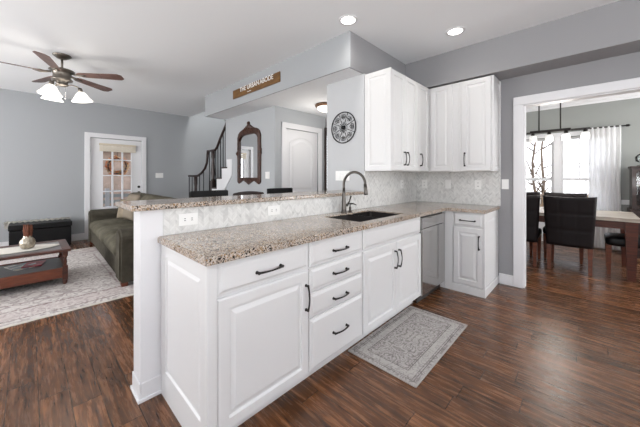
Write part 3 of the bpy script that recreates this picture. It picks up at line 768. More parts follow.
# ================================================================== RUGS
kx0, kx1, ky0, ky1 = 1.05, 2.03, -.445, .07
bm = B((kx0, kx1, ky0, ky1, 0, .009), bev=.004)
o = single('kitchen_rug', bm, rug_mat('grey_oriental', .49, .2575, rgb(170, 165, 162), rgb(98, 92, 91), rgb(212, 207, 203), rgb(140, 134, 132),
    [(0, .012, rgb(168, 162, 158), .9), (.03, .036, rgb(104, 98, 96), .9), (.046, .050, rgb(110, 104, 102), .9), (.10, .106, rgb(104, 98, 96), .9), (.114, .118, rgb(110, 104, 102), .8), (.05, .10, rgb(188, 184, 181), .35)], 19, .3),
    'small grey oriental patterned rug on the wood floor in front of the sink', 'rug')
lx0, lx1, ly0, ly1 = -2.9, .75, 2.31, 5.23
bm = B((lx0, lx1, ly0, ly1, 0, .008), bev=.003)
single('area_rug', bm, rug_mat('distressed_cream', 1.825, 1.46, rgb(214, 209, 205), rgb(112, 94, 94), rgb(230, 227, 223), rgb(166, 152, 151),
    [(0, .04, rgb(206, 201, 192), .95), (.12, .14, rgb(128, 104, 104), .8), (.36, .39, rgb(128, 104, 104), .8), (.16, .35, rgb(188, 172, 172), .45), (.55, .57, rgb(138, 116, 116), .6)], 9, .7, .55, .15, .8),
    'large distressed cream and mauve area rug under the coffee table and sofa', 'rug')

# ================================================================== LIVING ROOM
# coffee table
TX0, TX1, TY0, TY1, TH = -1.45, -.20, 3.20, 3.94, .42
RZ = .008
c = thing('coffee_table', 'dark mahogany coffee table with inset grey top and lower shelf on the area rug', 'table', ((TX0+TX1)/2, (TY0+TY1)/2, RZ))
bm = bmesh.new(); fw = .075
box(bm, TX0, TX1, TY0, TY0+fw, TH-.03, TH, .006); box(bm, TX0, TX1, TY1-fw, TY1, TH-.03, TH, .006)
box(bm, TX0, TX0+fw, TY0+fw, TY1-fw, TH-.03, TH, .004); box(bm, TX1-fw, TX1, TY0+fw, TY1-fw, TH-.03, TH, .004)
part('top_frame', bm, M['mahog'], c)
M['inset'] = simple('grey_slate_inset', rgb(112, 110, 110), .35, var=.12, vscale=6)
part('top_inset', B((TX0+fw, TX1-fw, TY0+fw, TY1-fw, TH-.022, TH-.006)), M['inset'], c)
for x in (TX0+.05, TX1-.05):
    for y in (TY0+.05, TY1-.05):
        bm = bmesh.new()
        lathe(bm, [(.016, RZ), (.022, .03), (.024, .06)], x, y, 0, 12)
        box(bm, x-.025, x+.025, y-.025, y+.025, .06, .225, .003)
        lathe(bm, [(.020, .225), (.015, .24), (.022, .265), (.014, .30), (.020, .325), (.020, .335)], x, y, 0, 14)
        box(bm, x-.025, x+.025, y-.025, y+.025, .335, TH-.03, .003)
        part('leg', bm, M['mahog'], c)
part('lower_shelf', B((TX0+.06, TX1-.06, TY0+.06, TY1-.06, .18, .195)), M['inset'], c)
bm = bmesh.new()
box(bm, TX0+.06, TX1-.06, TY0+.03, TY0+.058, .09, .205, .003); box(bm, TX0+.06, TX1-.06, TY1-.058, TY1-.03, .09, .205, .003)
box(bm, TX0+.03, TX0+.058, TY0+.06, TY1-.06, .09, .205, .003); box(bm, TX1-.058, TX1-.03, TY0+.06, TY1-.06, .09, .205, .003)
part('shelf_apron', bm, M['orangewood'], c)
# oval table runner
bm = bmesh.new()
ring = []
for k in range(48):
    a = 2*PI*k/48; r = 1+.012*math.sin(a*16); ring.append((-.70+.42*math.cos(a)*r, 3.57+.19*math.sin(a)*r))
prism(bm, ring, lambda u, v, d: (u, v, d), TH, TH+.004)
single('table_runner', bm, M['cream'], 'oval cream cloth runner lying on the coffee table', 'table runner')
# vase
vx, vy, vz = -.555, 3.545, TH+.004
c = thing('glass_vase', 'round silvery bubble glass vase on the cream runner of the coffee table', 'vase', (vx, vy, vz))
bm = bmesh.new(); lathe(bm, [(.035, 0), (.055, .012), (.070, .05), (.068, .09), (.048, .122), (.036, .138), (.040, .15)], vx, vy, vz, 20)
M['vase'] = simple('mercury_glass', rgb(178, 168, 152), .15, .6, var=.35, vscale=30, bump=.6, bscale=50)
part('bowl', bm, M['vase'], c)
c = thing('reed_bundle', 'bundle of rust brown dried pods standing in the glass vase', 'dried flowers', (vx, vy, vz+.14))
M['pod'] = simple('dried_pod', rgb(104, 58, 38), .8, var=.4, vscale=40)
for k in range(11):
    bm = bmesh.new(); a = k*2.4; r = .012+.018*(k % 3)/2; x, y = vx+r*math.cos(a), vy+r*math.sin(a); h = .13+.05*random.random()
    tube(bm, [(vx+r*.4*math.cos(a), vy+r*.4*math.sin(a), vz+.10), (x, y, vz+.13), (x*1.0+.006*math.cos(a), y+.006*math.sin(a), vz+.13+h*.5), (x+.01*math.cos(a), y+.01*math.sin(a), vz+.13+h)], [.003, .009, .012, .004], 7)
    part('pod', bm, M['pod'], c)
# magazines on the lower shelf
def magazine(x, y, rz, mat, label, w=.21, h=.28, z=.195):
    bm = bmesh.new(); box(bm, -w/2, w/2, -h/2, h/2, 0, .008, .001)
    bm.transform(Matrix.Rotation(rz, 4, 'Z')); bm.transform(Matrix.Translation((x, y, z)))
    return single('magazine', bm, mat, label, 'magazine', 'magazines on the coffee table shelf')
def cover_mat(name, cols):
    m, t, b = nodes(name); v = mapping(t, (14, 14, 14)); vo = N(t, 'ShaderNodeTexVoronoi'); vo.inputs['Scale'].default_value = 1; t.links.new(v, vo.inputs['Vector'])
    s = N(t, 'ShaderNodeSeparateColor'); t.links.new(vo.outputs['Color'], s.inputs[0])
    r = ramp(t, [((i+.01)/len(cols), c_) for i, c_ in enumerate(cols)], s.outputs[0], 'CONSTANT'); t.links.new(r.outputs[0], b.inputs['Base Color']); b.inputs['Roughness'].default_value = .3; return m
magazine(-.60, 3.66, .35, cover_mat('pale_cover', [rgb(220, 216, 210), rgb(150, 160, 168), rgb(236, 230, 220), rgb(190, 120, 130)]), 'pale magazine lying under the red one on the coffee table shelf')
magazine(-.50, 3.66, -.2, cover_mat('red_cover', [rgb(178, 28, 48), rgb(200, 40, 60), rgb(160, 30, 50), rgb(225, 215, 215), rgb(178, 28, 48)]), 'glossy red magazine lying on the coffee table shelf', .17, .24, .203)

# sofa : front faces -X
SX, SXB, SYN, SYF = .20, 1.18, 2.60, 5.64
sofa = thing('sofa', 'olive grey chenille sofa with rolled arms standing behind the half wall', 'sofa', ((SX+SXB)/2, (SYN+SYF)/2, 0))
sofa.rotation_euler = (0, 0, -.024)
def soft(bm_fn, sub=2): 
    return bm_fn
def cushion(bm, x0, x1, y0, y1, z0, z1, puff=.03, r=.05, n=8):
    """rounded, puffed box"""
    cx, cy, cz = (x0+x1)/2, (y0+y1)/2, (z0+z1)/2; hx, hy, hz = (x1-x0)/2, (y1-y0)/2, (z1-z0)/2
    t2 = bmesh.new(); bmesh.ops.create_cube(t2, size=2); bmesh.ops.subdivide_edges(t2, edges=t2.edges[:], cuts=n, use_grid_fill=True)
    rr = min(r, hx, hy, hz)
    vm = {}
    for v in t2.verts:
        p = Vector((v.co.x*hx, v.co.y*hy, v.co.z*hz))
        q = Vector((max(-hx+rr, min(hx-rr, p.x)), max(-hy+rr, min(hy-rr, p.y)), max(-hz+rr, min(hz-rr, p.z))))
        d = p-q; 
        if d.length > 1e-6: p = q+d.normalized()*rr
        u, w_, s = p.x/hx, p.y/hy, p.z/hz
        f = [hx, hy, hz]; k = f.index(min(f))
        bul = puff*(1-[w_, u, u][k]**2)*(1-[s, s, w_][k]**2)
        p[k] += math.copysign(bul, p[k]) if abs(p[k]) > .3*f[k] else 0
        vm[v] = bm.verts.new(p+Vector((cx, cy, cz)))
    fs = []
    for f in t2.faces: 
        g = bm.faces.new([vm[v] for v in f.verts]); g.smooth = True; fs.append(g)
    t2.free(); bmesh.ops.recalc_face_normals(bm, faces=fs)
bm = bmesh.new(); box(bm, SX+.02, SXB-.02, SYN+.06, SYF-.06, .06, .29, .02); part('base', bm, M['sofa_d'], sofa)
aw = .29
for (y0, y1) in ((SYN, SYN+aw), (SYF-aw, SYF)):
    bm = bmesh.new(); ym = (y0+y1)/2
    poly = [(y0+.02, .055), (y1-.02, .055), (y1-.015, .50)]
    for k in range(13):
        a = -.35+(PI+.7)*k/12; poly.append((ym+.145*math.cos(a), .555+.095*math.sin(a)))
    poly.append((y0+.015, .50))
    prism(bm, poly, lambda u, v, d: (d, u, v), SX, SXB-.05)
    es = [e for e in bm.edges if abs(e.verts[0].co.x-SX) < 1e-4 and abs(e.verts[1].co.x-SX) < 1e-4]
    bmesh.ops.bevel(bm, geom=es, offset=.022, segments=3, affect='EDGES')
    part('arm', bm, M['sofa_d'], sofa)
bm = bmesh.new(); cushion(bm, SXB-.22, SXB, SYN+.05, SYF-.05, .08, .86, 0, .07); part('back_frame', bm, M['sofa_d'], sofa)
n_c = 3; cw = (SYF-SYN-2*aw)/n_c
for k in range(n_c):
    y0 = SYN+aw+cw*k
    bm = bmesh.new(); cushion(bm, SX-.02, SXB-.28, y0+.02, y0+cw-.02, .285, .465, .04, .085); part('seat_cushion', bm, M['sofa'], sofa)
    bm = bmesh.new(); cushion(bm, SXB-.42, SXB-.16, y0+.02, y0+cw-.02, .47, .96, .04, .09)
    part('back_cushion', bm, M['sofa'], sofa)
for (x, y) in ((SX+.05, SYN+.06), (SX+.05, SYF-.06), (SXB-.06, SYN+.06), (SXB-.06, SYF-.06)):
    z0 = RZ if (y < 5.2 and x < .75) else 0
    bm = bmesh.new(); frustum(bm, (x, y, z0), (.028, .028), (x, y, .06), (.036, .036)); part('foot', bm, M['orangewood'], sofa)
def pillow_(x, y, z, w, h, d, tilt, rz, mat, label):
    bm = bmesh.new(); n = 12; vv = {}
    for s in (0, 1):
        for i in range(n+1):
            for j in range(n+1):
                u, v = i/n*2-1, j/n*2-1
                if s and (i in (0, n) or j in (0, n)): vv[s, i, j] = vv[0, i, j]; continue
                e_ = (1-u**4)*(1-v**4); pin = 1-.07*(abs(u*v))+.0
                vv[s, i, j] = bm.verts.new((d/2*e_**.6*(1 if s else -1), u*w/2*(1-.06*(1-abs(v)))*1, v*h/2*(1-.06*(1-abs(u)))))
    for s in (0, 1):
        for i in range(n):
            for j in range(n):
                try: f = bm.faces.new((vv[s, i, j], vv[s, i+1, j], vv[s, i+1, j+1], vv[s, i, j+1])); f.smooth = True
                except ValueError: pass
    bmesh.ops.recalc_face_normals(bm, faces=bm.faces[:])
    bm.transform(Matrix.Rotation(tilt, 4, 'Y')); bm.transform(Matrix.Rotation(rz, 4, 'Z')); bm.transform(Matrix.Translation((x, y, z)))
    return single('throw_pillow', bm, mat, label, 'pillow')
pillow_(.74, 5.06, .665, .37, .37, .13, math.radians(16), math.radians(38), M['pillow'], 'tan throw pillow leaning against the far arm of the sofa')
pillow_(.68, 4.45, .75, .46, .46, .15, math.radians(14), math.radians(6), simple('taupe_pillow_cloth', rgb(136, 126, 112), .95, spec=.1, bump=.4, bscale=160), 'taupe throw pillow standing against the sofa back')

# storage bench by the far wall
c = thing('storage_bench', 'long black leather storage bench against the far grey wall', 'bench', (-.38, 5.83, 0))
part('body', B((-.77, -.005, 5.60, 6.06, .03, .37), bev=.012), M['blackleather'], c)
part('lid', B((-.78, .005, 5.59, 6.07, .375, .465), bev=.015), M['blackleather'], c)
for x in (-.74, -.05):
    for y in (5.63, 6.03): part('foot', B((x, x+.03, y-.015, y+.015, 0, .03)), M['blackleather'], c)
bm = bmesh.new(); nx = 60
top = []
for j, (y, z) in enumerate(((5.93, .468), (5.96, .485), (6.05, .488), (6.09, .47), (6.095, .36))):
    top.append([bm.verts.new((-.84+.85*i/nx, y+.006*math.sin(i*1.9+j), z+.007*math.sin(i*1.3+j*2)+.004*random.random())) for i in range(nx+1)])
for A, Bb in zip(top, top[1:]):
    for i in range(nx): bm.faces.new((A[i], A[i+1], Bb[i+1], Bb[i])).smooth = True
bmesh.ops.solidify(bm, geom=bm.faces[:], thickness=.012)
single('throw_blanket', bm, M['cream'], 'cream fleece throw laid along the back edge of the black bench', 'blanket')

# ceiling fan
fx, fy = -.254, 3.60
c = thing('ceiling_fan', 'five blade pewter ceiling fan with walnut blades and lit bell shades', 'ceiling fan', (fx, fy, 2.3))
bm = bmesh.new(); lathe(bm, [(.0, -.05), (.03, -.05), (.05, -.04), (.075, -.022), (.092, -.008), (.092, 0)], fx, fy, CE, 24); part('canopy', bm, M['fanmetal'], c)
bm = bmesh.new(); tube(bm, [(fx, fy, CE-.045), (fx, fy, 2.60)], .012, 10); part('downrod', bm, M['fanmetal'], c)
bm = bmesh.new(); lathe(bm, [(.02, .14), (.10, .13), (.125, .12), (.128, .112), (.10, .10), (.088, .06), (.09, .02), (.105, .005), (.10, -.01), (.06, -.02), (.055, -.05), (.065, -.06), (.05, -.075), (.0, -.08)], fx, fy, 2.48, 28)
part('motor_housing', bm, M['fanmetal'], c)
for k in range(5):
    a = math.radians(36+72*k); ca, sa = math.cos(a), math.sin(a)
    bm = bmesh.new(); n = 26; Lr0, Lr1 = .17, .69; pit = math.radians(12)
    prof_ = []
    for i in range(n+1):
        s = i/n; r = Lr0+(Lr1-Lr0)*s; hw = .046+.026*s
        if s > .92: hw *= 1-(s-.92)/.08*.45
        if s < .07: hw *= .6+.4*s/.07
        prof_.append((r, hw))
    pl = [(r, h) for r, h in prof_]+[(r, -h) for r, h in reversed(prof_)]
    def mp(u, v, d):
        zz = 2.555-v*math.sin(pit)+d; vv_ = v*math.cos(pit); return (fx+u*ca-vv_*sa, fy+u*sa+vv_*ca, zz)
    prism(bm, pl, mp, -.003, .003); o = part('blade', bm, M['blade'], c)
    bm = bmesh.new(); tube(bm, [(fx+.10*ca, fy+.10*sa, 2.565), (fx+.15*ca, fy+.15*sa, 2.552), (fx+.20*ca, fy+.20*sa, 2.549), (fx+.26*ca, fy+.26*sa, 2.549)], [.012, .014, .02, .008], 8)
    part('blade_iron', bm, M['fanmetal'], o)
for az in (-6, 114, 234):
    a = math.radians(az); ca, sa = math.cos(a), math.sin(a); R0 = .17
    bm = bmesh.new(); tube(bm, [(fx+.04*ca, fy+.04*sa, 2.42), (fx+.09*ca, fy+.09*sa, 2.435), (fx+.14*ca, fy+.14*sa, 2.425), (fx+R0*ca, fy+R0*sa, 2.40)], [.008, .007, .008, .010], 8)
    tube(bm, [(fx+R0*ca, fy+R0*sa, 2.41), (fx+(R0+.01)*ca, fy+(R0+.01)*sa, 2.36)], [.022, .026], 14)
    o = part('lamp_arm', bm, M['fanmetal'], c)
    bm = bmesh.new(); p0 = Vector((fx+(R0+.01)*ca, fy+(R0+.01)*sa, 2.362)); dd = Vector((ca*.15, sa*.15, -1)).normalized()
    tube(bm, [p0+dd*t__ for t__ in (0, .012, .035, .065, .10, .118, .12)], [.026, .042, .058, .074, .098, .112, .10], 24, caps=True)
    part('lamp_shade', bm, M['bulb'], o)
for k in (0, 1):
    bm = bmesh.new(); x = fx+.03*(2*k-1); tube(bm, [(x, fy-.02, 2.41), (x, fy-.02, 2.27)], .0018, 5); lathe(bm, [(.003, 0), (.007, -.012), (.005, -.03)], x, fy-.02, 2.27, 8); part('pull_chain', bm, M['chrome'], c)
l = bpy.data.lights.new('fan_light', 'POINT'); l.energy = 9; l.color = (1, .92, .82); l.shadow_soft_size = .15
lo = bpy.data.objects.new('fan_light', l); C.objects.link(lo); lo.location = (fx, fy, 2.15)

# recessed lights
def recessed(x, y, label, visible=True):
    c = thing('recessed_light', label, 'ceiling light', (x, y, CE-.005), 'recessed kitchen ceiling lights')
    bm = bmesh.new(); lathe(bm, [(.068, -.003), (.070, -.007), (.092, -.004), (.094, .002), (.068, .002)], x, y, CE-.001, 32); part('trim_ring', bm, M['trim'], c)
    bm = bmesh.new(); lathe(bm, [(.0, -.004), (.069, -.003), (.069, .001), (.0, .001)], x, y, CE-.001, 32); part('lens', bm, M['disc'], c)
    d = bpy.data.lights.new('downlight', 'SPOT'); d.energy = 11; d.color = (1, .95, .88); d.spot_size = math.radians(140); d.spot_blend = .8; d.shadow_soft_size = .07
    o = bpy.data.objects.new('downlight', d); C.objects.link(o); o.location = (x, y, CE-.02)
recessed(1.615, .51, 'round lit recessed light in the ceiling near the corner of the bulkhead')
recessed(2.56, -.17, 'round lit recessed light in the ceiling above the end wall cabinets')
recessed(.3, -1.9, 'round lit recessed light in the ceiling behind the camera over the kitchen')
recessed(2.2, -2.2, 'round lit recessed light in the ceiling toward the back kitchen wall')
# hall flush light
c = thing('hall_ceiling_light', 'bronze rimmed flush dome light on the hall ceiling', 'ceiling light', (2.72, 1.84, HC-.12))
bm = bmesh.new(); lathe(bm, [(.0, 0), (.15, 0), (.165, -.015), (.155, -.04), (.13, -.045), (.0, -.045)], 2.72, 1.84, HC, 28); part('rim', bm, M['brass'], c)
bm = bmesh.new(); lathe(bm, [(.128, -.045), (.12, -.075), (.09, -.10), (.05, -.115), (.0, -.12)], 2.72, 1.84, HC, 28); part('dome', bm, M['dome'], c)
l = bpy.data.lights.new('hall_light', 'POINT'); l.energy = 9; l.color = (1, .94, .86); l.shadow_soft_size = .12
lo = bpy.data.objects.new('hall_light', l); C.objects.link(lo); lo.location = (2.72, 1.84, HC-.45)

# wooden sign on the bulkhead
c = thing('wooden_sign', 'brown wooden plank sign with white raised lettering on the bulkhead', 'sign', (1.77, 2.4, 2.53))
bm = B((1.765, 1.779, 1.78, 3.01, 2.528, 2.665), bev=.002)
part('board', bm, wood('sign_wood', rgb(88, 60, 26), rgb(124, 86, 38), .6, (3, 3, 14), coat=0), c)
def lettering(txt, size, Y, Z, parent, mat, xx=1.764, ext=.003, name='lettering'):
    cu = bpy.data.curves.new('t', 'FONT'); cu.body = txt; cu.size = size; cu.extrude = ext; cu.align_x = 'CENTER'
    to = bpy.data.objects.new('t', cu); C.objects.link(to)
    bpy.context.view_layer.update()
    me = bpy.data.meshes.new_from_object(to); bpy.data.objects.remove(to)
    # text plane: right = -Y, up = Z, normal = -X
    me.transform(Matrix(((0, 0, -1, xx), (-1, 0, 0, Y), (0, 1, 0, Z), (0, 0, 0, 1))))
    bm = bmesh.new(); bm.from_mesh(me); bpy.data.meshes.remove(me)
    return part(name, bm, mat, parent)
for w_, y_ in (('THE', 2.70), ('URBAN', 2.42), ('ABODE', 2.08)): lettering(w_, .098, y_, 2.598, c, M['plate'], name='word')
lettering('~~', .09, 2.52, 2.535, c, M['plate'], name='flourish')

# round iron wall art
cy_, cz_, R1 = .907, 1.842, .186
c = thing('iron_wall_medallion', 'round black scrollwork iron medallion on the pale end of the kitchen wall', 'wall decor', (2.03, cy_, cz_-R1))
def P2(r, a): return (2.026, cy_-r*math.cos(a), cz_+r*math.sin(a))
bm = bmesh.new(); tube(bm, [P2(R1-.005, 2*PI*k/64) for k in range(64)], .006, 8, closed=True); part('outer_ring', bm, M['iron'], c)
bm = bmesh.new()
for k in range(16): 
    a = 2*PI*k/16; tube(bm, [P2(.03, a), P2(.055+.028*(k % 2), a)], .0035, 6); tube(bm, [P2(.055+.028*(k % 2), a), P2(.067+.028*(k % 2), a)], [.006, .001], 6)
part('inner_rays', bm, M['iron'], c)
bm = bmesh.new(); tube(bm, [(2.036, cy_, cz_), (2.018, cy_, cz_), (2.010, cy_, cz_)], [.026, .023, .010], 20); part('boss', bm, M['iron'], c)
for k in range(8):
    a0 = 2*PI*(k+.5)/8; bm = bmesh.new()
    tube(bm, [P2(.085, a0), P2(R1-.008, a0)], .003, 6)
    for s in (-1, 1):
        pts = []
        for i in range(22):
            th = i/21*PI*2.6; rr = .034*(1-i/21*.78)
            ccr, cca = .128, a0+s*.285
            u = ccr*math.cos(cca)+rr*math.cos(a0+PI+s*th*-1); v = ccr*math.sin(cca)+rr*math.sin(a0+PI+s*th*-1)
            pts.append((2.026, cy_-u, cz_+v))
        tube(bm, pts, .0028, 6)
    part('scroll', bm, M['iron'], c)

# carved mirror (plane x = 2.2)
my0, my1, mz0, mz1 = 2.84, 3.60, 1.12, 2.26; mc = (my0+my1)/2
c = thing('carved_mirror', 'tall mirror in an ornate carved dark wood frame beside the staircase', 'mirror', (2.18, mc, mz0))
def frame_outline(ins):
    pts = []; w = (my1-my0)/2-ins; zb, zt = 1.235+ins*.2, 1.98-ins*.55
    # bottom scalloped
    pts += [(-w, zb)]
    if ins < .02:
        pts += [(-w, 1.17), (-w*.86, 1.135), (-w*.68, 1.16), (-w*.48, 1.20), (-w*.25, 1.17), (0, 1.125), (w*.25, 1.17), (w*.48, 1.20), (w*.68, 1.16), (w*.86, 1.135), (w, 1.17)]
    else: pts += [(-w*(1-2*k/12), zb) for k in range(1, 12)]
    pts += [(w, zb), (w, zt)]
    H_ = .15
    for k in range(1, 20):
        s = k/20; x = w*(1-2*s); pts.append((x, zt+(H_-ins*.9)*(1-abs(1-2*s)**4)**.6))
    pts.append((-w, zt)); return pts
bm = bmesh.new()
o1 = frame_outline(0); o2 = frame_outline(.072)
rings = []
for (ol, d) in ((o1, 0), (o1, .018), (o2, .03), (o2, .004)):
    sc = ol
    rings.append([bm.verts.new((2.2-d-.002, mc+u, z)) for u, z in sc])
mid = [(u*.93, z) for u, z in [( (a[0]+b[0])/2, (a[1]+b[1])/2) for a, b in zip(o1, o2)]]
for A, Bb in zip(rings, rings[1:]):
    for k in range(len(A)): bm.faces.new((A[k], A[(k+1) % len(A)], Bb[(k+1) % len(A)], Bb[k]))
bmesh.ops.recalc_face_normals(bm, faces=bm.faces[:])
bmesh.ops.reverse_faces(bm, faces=bm.faces[:]) if False else None
M['carved'] = simple('carved_walnut', rgb(62, 34, 20), .35, var=.5, vscale=22, bump=1, bscale=35)
part('frame', bm, M['carved'], c)
bm = bmesh.new(); bm.faces.new([bm.verts.new((2.194, mc+u, z)) for u, z in o2]); part('mirror_glass', bm, M['mirror'], c)
bm = bmesh.new()
for (u, z, r) in ((0, 2.17, .05), (-.06, 2.15, .035), (.06, 2.15, .035), (0, 2.225, .035), (-.11, 2.13, .03), (.11, 2.13, .03), (-.16, 2.115, .022), (.16, 2.115, .022)):
    tube(bm, [(2.198, mc+u, z), (2.18, mc+u, z), (2.165, mc+u, z), (2.158, mc+u, z)], [r, r, r*.7, r*.15], 12)
part('crest', bm, M['carved'], c)
bm = bmesh.new()
for s in (-1, 1):
    for z in (1.70,): tube(bm, [(2.195, mc+s*(my1-mc+.008), z-.05), (2.175, mc+s*(my1-mc+.012), z), (2.195, mc+s*(my1-mc+.008), z+.05)], [.008, .02, .008], 8)
part('side_carving', bm, M['carved'], c)

# staircase (open side plane x = 2.2, climbing towards -Y)
c = thing('staircase', 'white staircase with dark treads rising behind the mirror wall', 'staircase', (2.7, 4.9, 0))
RUN, RISE = .225, .211; y_t3 = 4.70; z_t3 = 1.041
steps = []
for k in range(-4, 5):      # k=0 is the tread at z 1.041
    z = z_t3+RISE*k; yn = y_t3-RUN*k   # nosing
    if z < .05: continue
    steps.append((yn, z))
bm = bmesh.new()
for (yn, z) in steps:
    box(bm, 2.235, 3.25, yn-RUN-.005, yn-.03, max(0, z-.30) if z > .35 else 0, z-.03)
part('risers', bm, M['trim'], c)
for (yn, z) in steps: part('tread', B((2.185 if yn > 4.2 else 2.31, 3.25, yn-RUN-.03, yn, z-.03, z), bev=.006), M['darkwood'], c)
bm = bmesh.new()
poly = []
for (yn, z) in steps: poly += [(yn-.03, z-RISE if z-RISE > 0 else 0), (yn-.03, z-.03)]
top_y = steps[-1][0]-RUN
poly += [(top_y, steps[-1][1]-.03), (top_y, steps[-1][1]-.42), (steps[0][0]-.35, 0)]
prism(bm, poly, lambda u, v, d: (d, u, v), 2.199, 2.235) if False else None
vis = [q for q in steps if q[0] > 4.2]
poly2 = [(vis[0][0]-.03, 0)]
for (yn, z) in vis:
    poly2 += [(yn-.03, z-.03), (yn-RUN-.03, z-.03)]
poly2 += [(4.03, 1.61), (3.82, 1.61), (3.82, 1.30), (vis[0][0]-.5, 0)]
poly2 = [p for i, p in enumerate(poly2) if i == 0 or p != poly2[i-1]]
prism(bm, poly2, lambda u, v, d: (d, u, v), 2.188, 2.1995)
part('stringer', bm, M['trim'], c)
def rail_z(y): return 2.387-(y-4.083)*1.04
rp_ = [(2.24, 4.095, 2.375), (2.24, 4.2, rail_z(4.2)), (2.24, 4.4, rail_z(4.4)), (2.24, 4.53, 1.90), (2.24, 4.62, 1.845), (2.24, 4.75, 1.84), (2.24, 4.99, 1.84)]
bm = bmesh.new(); tube(bm, rp_, [.026]*7, 10)
tube(bm, [(2.24, 4.98, 1.84), (2.24, 5.0, 1.70), (2.24, 5.03, 1.58), (2.24, 5.12, 1.46), (2.24, 5.30, 1.36), (2.24, 5.50, 1.295), (2.24, 5.7, 1.285), (2.24, 6.05, 1.285)], [.026]*8, 10)
part('handrail', bm, M['darkwood'], c)
def newel(y, z0, z1, w=.045):
    bm = bmesh.new(); box(bm, 2.24-w, 2.24+w, y-w, y+w, z0, z0+.35*(z1-z0), .004)
    lathe(bm, [(w*.95, z0+.35*(z1-z0)), (w*.6, z0+.4*(z1-z0)), (w*.9, z0+.5*(z1-z0)), (w*.55, z0+.8*(z1-z0)), (w*.8, z0+.86*(z1-z0)), (w*.8, z1)], 2.24, y, 0, 16)
    part('newel', bm, M['darkwood'], c)
newel(4.72, .83, 1.84, .05); newel(5.64, 0, 1.29, .05)
def tread_z(y):
    zz = 0
    for (yn, z) in steps:
        if yn-RUN-.03 < y <= yn: zz = max(zz, z)
    return zz
for y in (4.16, 4.27, 4.38, 4.50, 4.60, 4.90, 5.20, 5.42, 5.85, 6.03):
    zt = next((b[2]+(a[2]-b[2])*(b[1]-y)/(b[1]-a[1]) for a, b in list(zip(rp_, rp_[1:]))+[((0, 4.98, 1.84), (0, 5.03, 1.58)), ((0, 5.03, 1.58), (0, 5.12, 1.46)), ((0, 5.12, 1.46), (0, 5.3, 1.36)), ((0, 5.3, 1.36), (0, 5.5, 1.295)), ((0, 5.5, 1.295), (0, 6.1, 1.285))] if a[1] <= y <= b[1]), 1.28)
    bm = bmesh.new(); tube(bm, [(2.24, y, tread_z(y)), (2.24, y, zt)], .010, 8); part('baluster', bm, M['iron'], c)

# bar stools on the living-room side
def make_stool(label, curved=False, h=1.125):
    c = thing('bar_stool', label, 'stool')
    wd = M['darkwood'] if curved else M['blackleather']
    bm = bmesh.new(); cushion(bm, -.20, .20, -.19, .19, .60, .68, .01, .03, 4); part('seat', bm, M['blackleather'], c)
    for sx in (-1, 1):
        for sy in (-1, 1):
            bm = bmesh.new()
            top = h-.10 if sy > 0 else .60
            frustum(bm, (sx*.20, sy*.20, 0), (.016, .016), (sx*.175, sy*.17, .60), (.02, .02))
            if sy > 0: frustum(bm, (sx*.175, .17, .60), (.02, .02), (sx*.18, .22, top), (.016, .014))
            part('leg', bm, M['darkwood'], c)
    bm = bmesh.new()
    for z in (.22, .34): box(bm, -.185, .185, -.195, -.175, z, z+.02); box(bm, -.19, -.17, -.18, .18, z+.04, z+.06); box(bm, .17, .19, -.18, .18, z+.04, z+.06)
    part('stretcher', bm, M['darkwood'], c)
    bm = bmesh.new(); n = 10; pts = []
    for k in range(n+1):
        s = k/n*2-1; pts.append((s*.19, .225+.03*(1-s*s), h+(.018*(1-s*s) if curved else 0)))
    hh = .05 if curved else .15
    A = [[bm.verts.new((x, y+dy, z-dz)) for (x, y, z) in pts] for (dy, dz) in ((-.014, 0), (.014, 0), (.014, hh), (-.014, hh))]
    for i in range(4):
        P, Q = A[i], A[(i+1) % 4]
        for k in range(n): bm.faces.new((P[k], P[k+1], Q[k+1], Q[k]))
    bm.faces.new([A[i][0] for i in range(4)]); bm.faces.new([A[i][-1] for i in range(4)])
    bmesh.ops.recalc_face_normals(bm, faces=bm.faces[:])
    bmesh.ops.bevel(bm, geom=[e for e in bm.edges if e.calc_face_angle(0) > 1], offset=.006, segments=2, affect='EDGES')
    part('backrest', bm, wd, c); return c
GS = 'bar stools along the living room side of the bar'
s1 = make_stool('black bar stool behind the bar nearest the sofa end'); s1.location = (.69, 1.28, 0); s1['group'] = GS; pass
dup(s1, (1.56, 1.28, 0), 0, 'black bar stool behind the bar nearest the closet door', GS)
s3 = make_stool('dark wooden bar stool with a curved top rail, middle of the three behind the bar', True, 1.085); s3.location = (1.13, 1.28, 0); s3['group'] = GS

# blind valance and wreath on the living room door
c = thing('window_blind', 'rolled up cream blind at the top of the glazed door', 'blind', (.79, 6.13, 1.80))
bm = bmesh.new()
for k in range(5): box(bm, .475, 1.115, 6.125, 6.155-.004*k % .02, 1.80+.024*k, 1.822+.024*k, .003)
part('slats', bm, simple('blind_slats', rgb(224, 216, 200), .7), c); part('head_rail', B((.47, 1.12, 6.115, 6.162, 1.925, 1.965), bev=.004), simple('blind_rail', rgb(212, 200, 178), .6), c)
bm = bmesh.new(); wx, wz = .80, 1.50
for k in range(260):
    a = random.random()*2*PI; r = .165+random.uniform(-.05, .055); z = wz+r*math.sin(a); x = wx+r*math.cos(a); y = 6.245+random.uniform(0, .04)
    d = Vector((random.uniform(-1, 1), random.uniform(-.3, .3), random.uniform(-1, 1))).normalized()*.035; q = d.cross(Vector((0, 1, random.uniform(-.5, .5)))).normalized()*.012
    p = Vector((x, y, z)); bm.faces.new([bm.verts.new(v) for v in (p-d, p+q, p+d, p-q)])
M['wreath'] = cover_mat('autumn_leaves', [rgb(206, 140, 82), rgb(188, 104, 52), rgb(214, 176, 130), rgb(150, 116, 66), rgb(226, 190, 150)])
wr = thing('door_wreath', 'round autumn wreath of orange and tan leaves hanging outside the glazed door', 'wreath', (wx, 6.25, wz-.2))
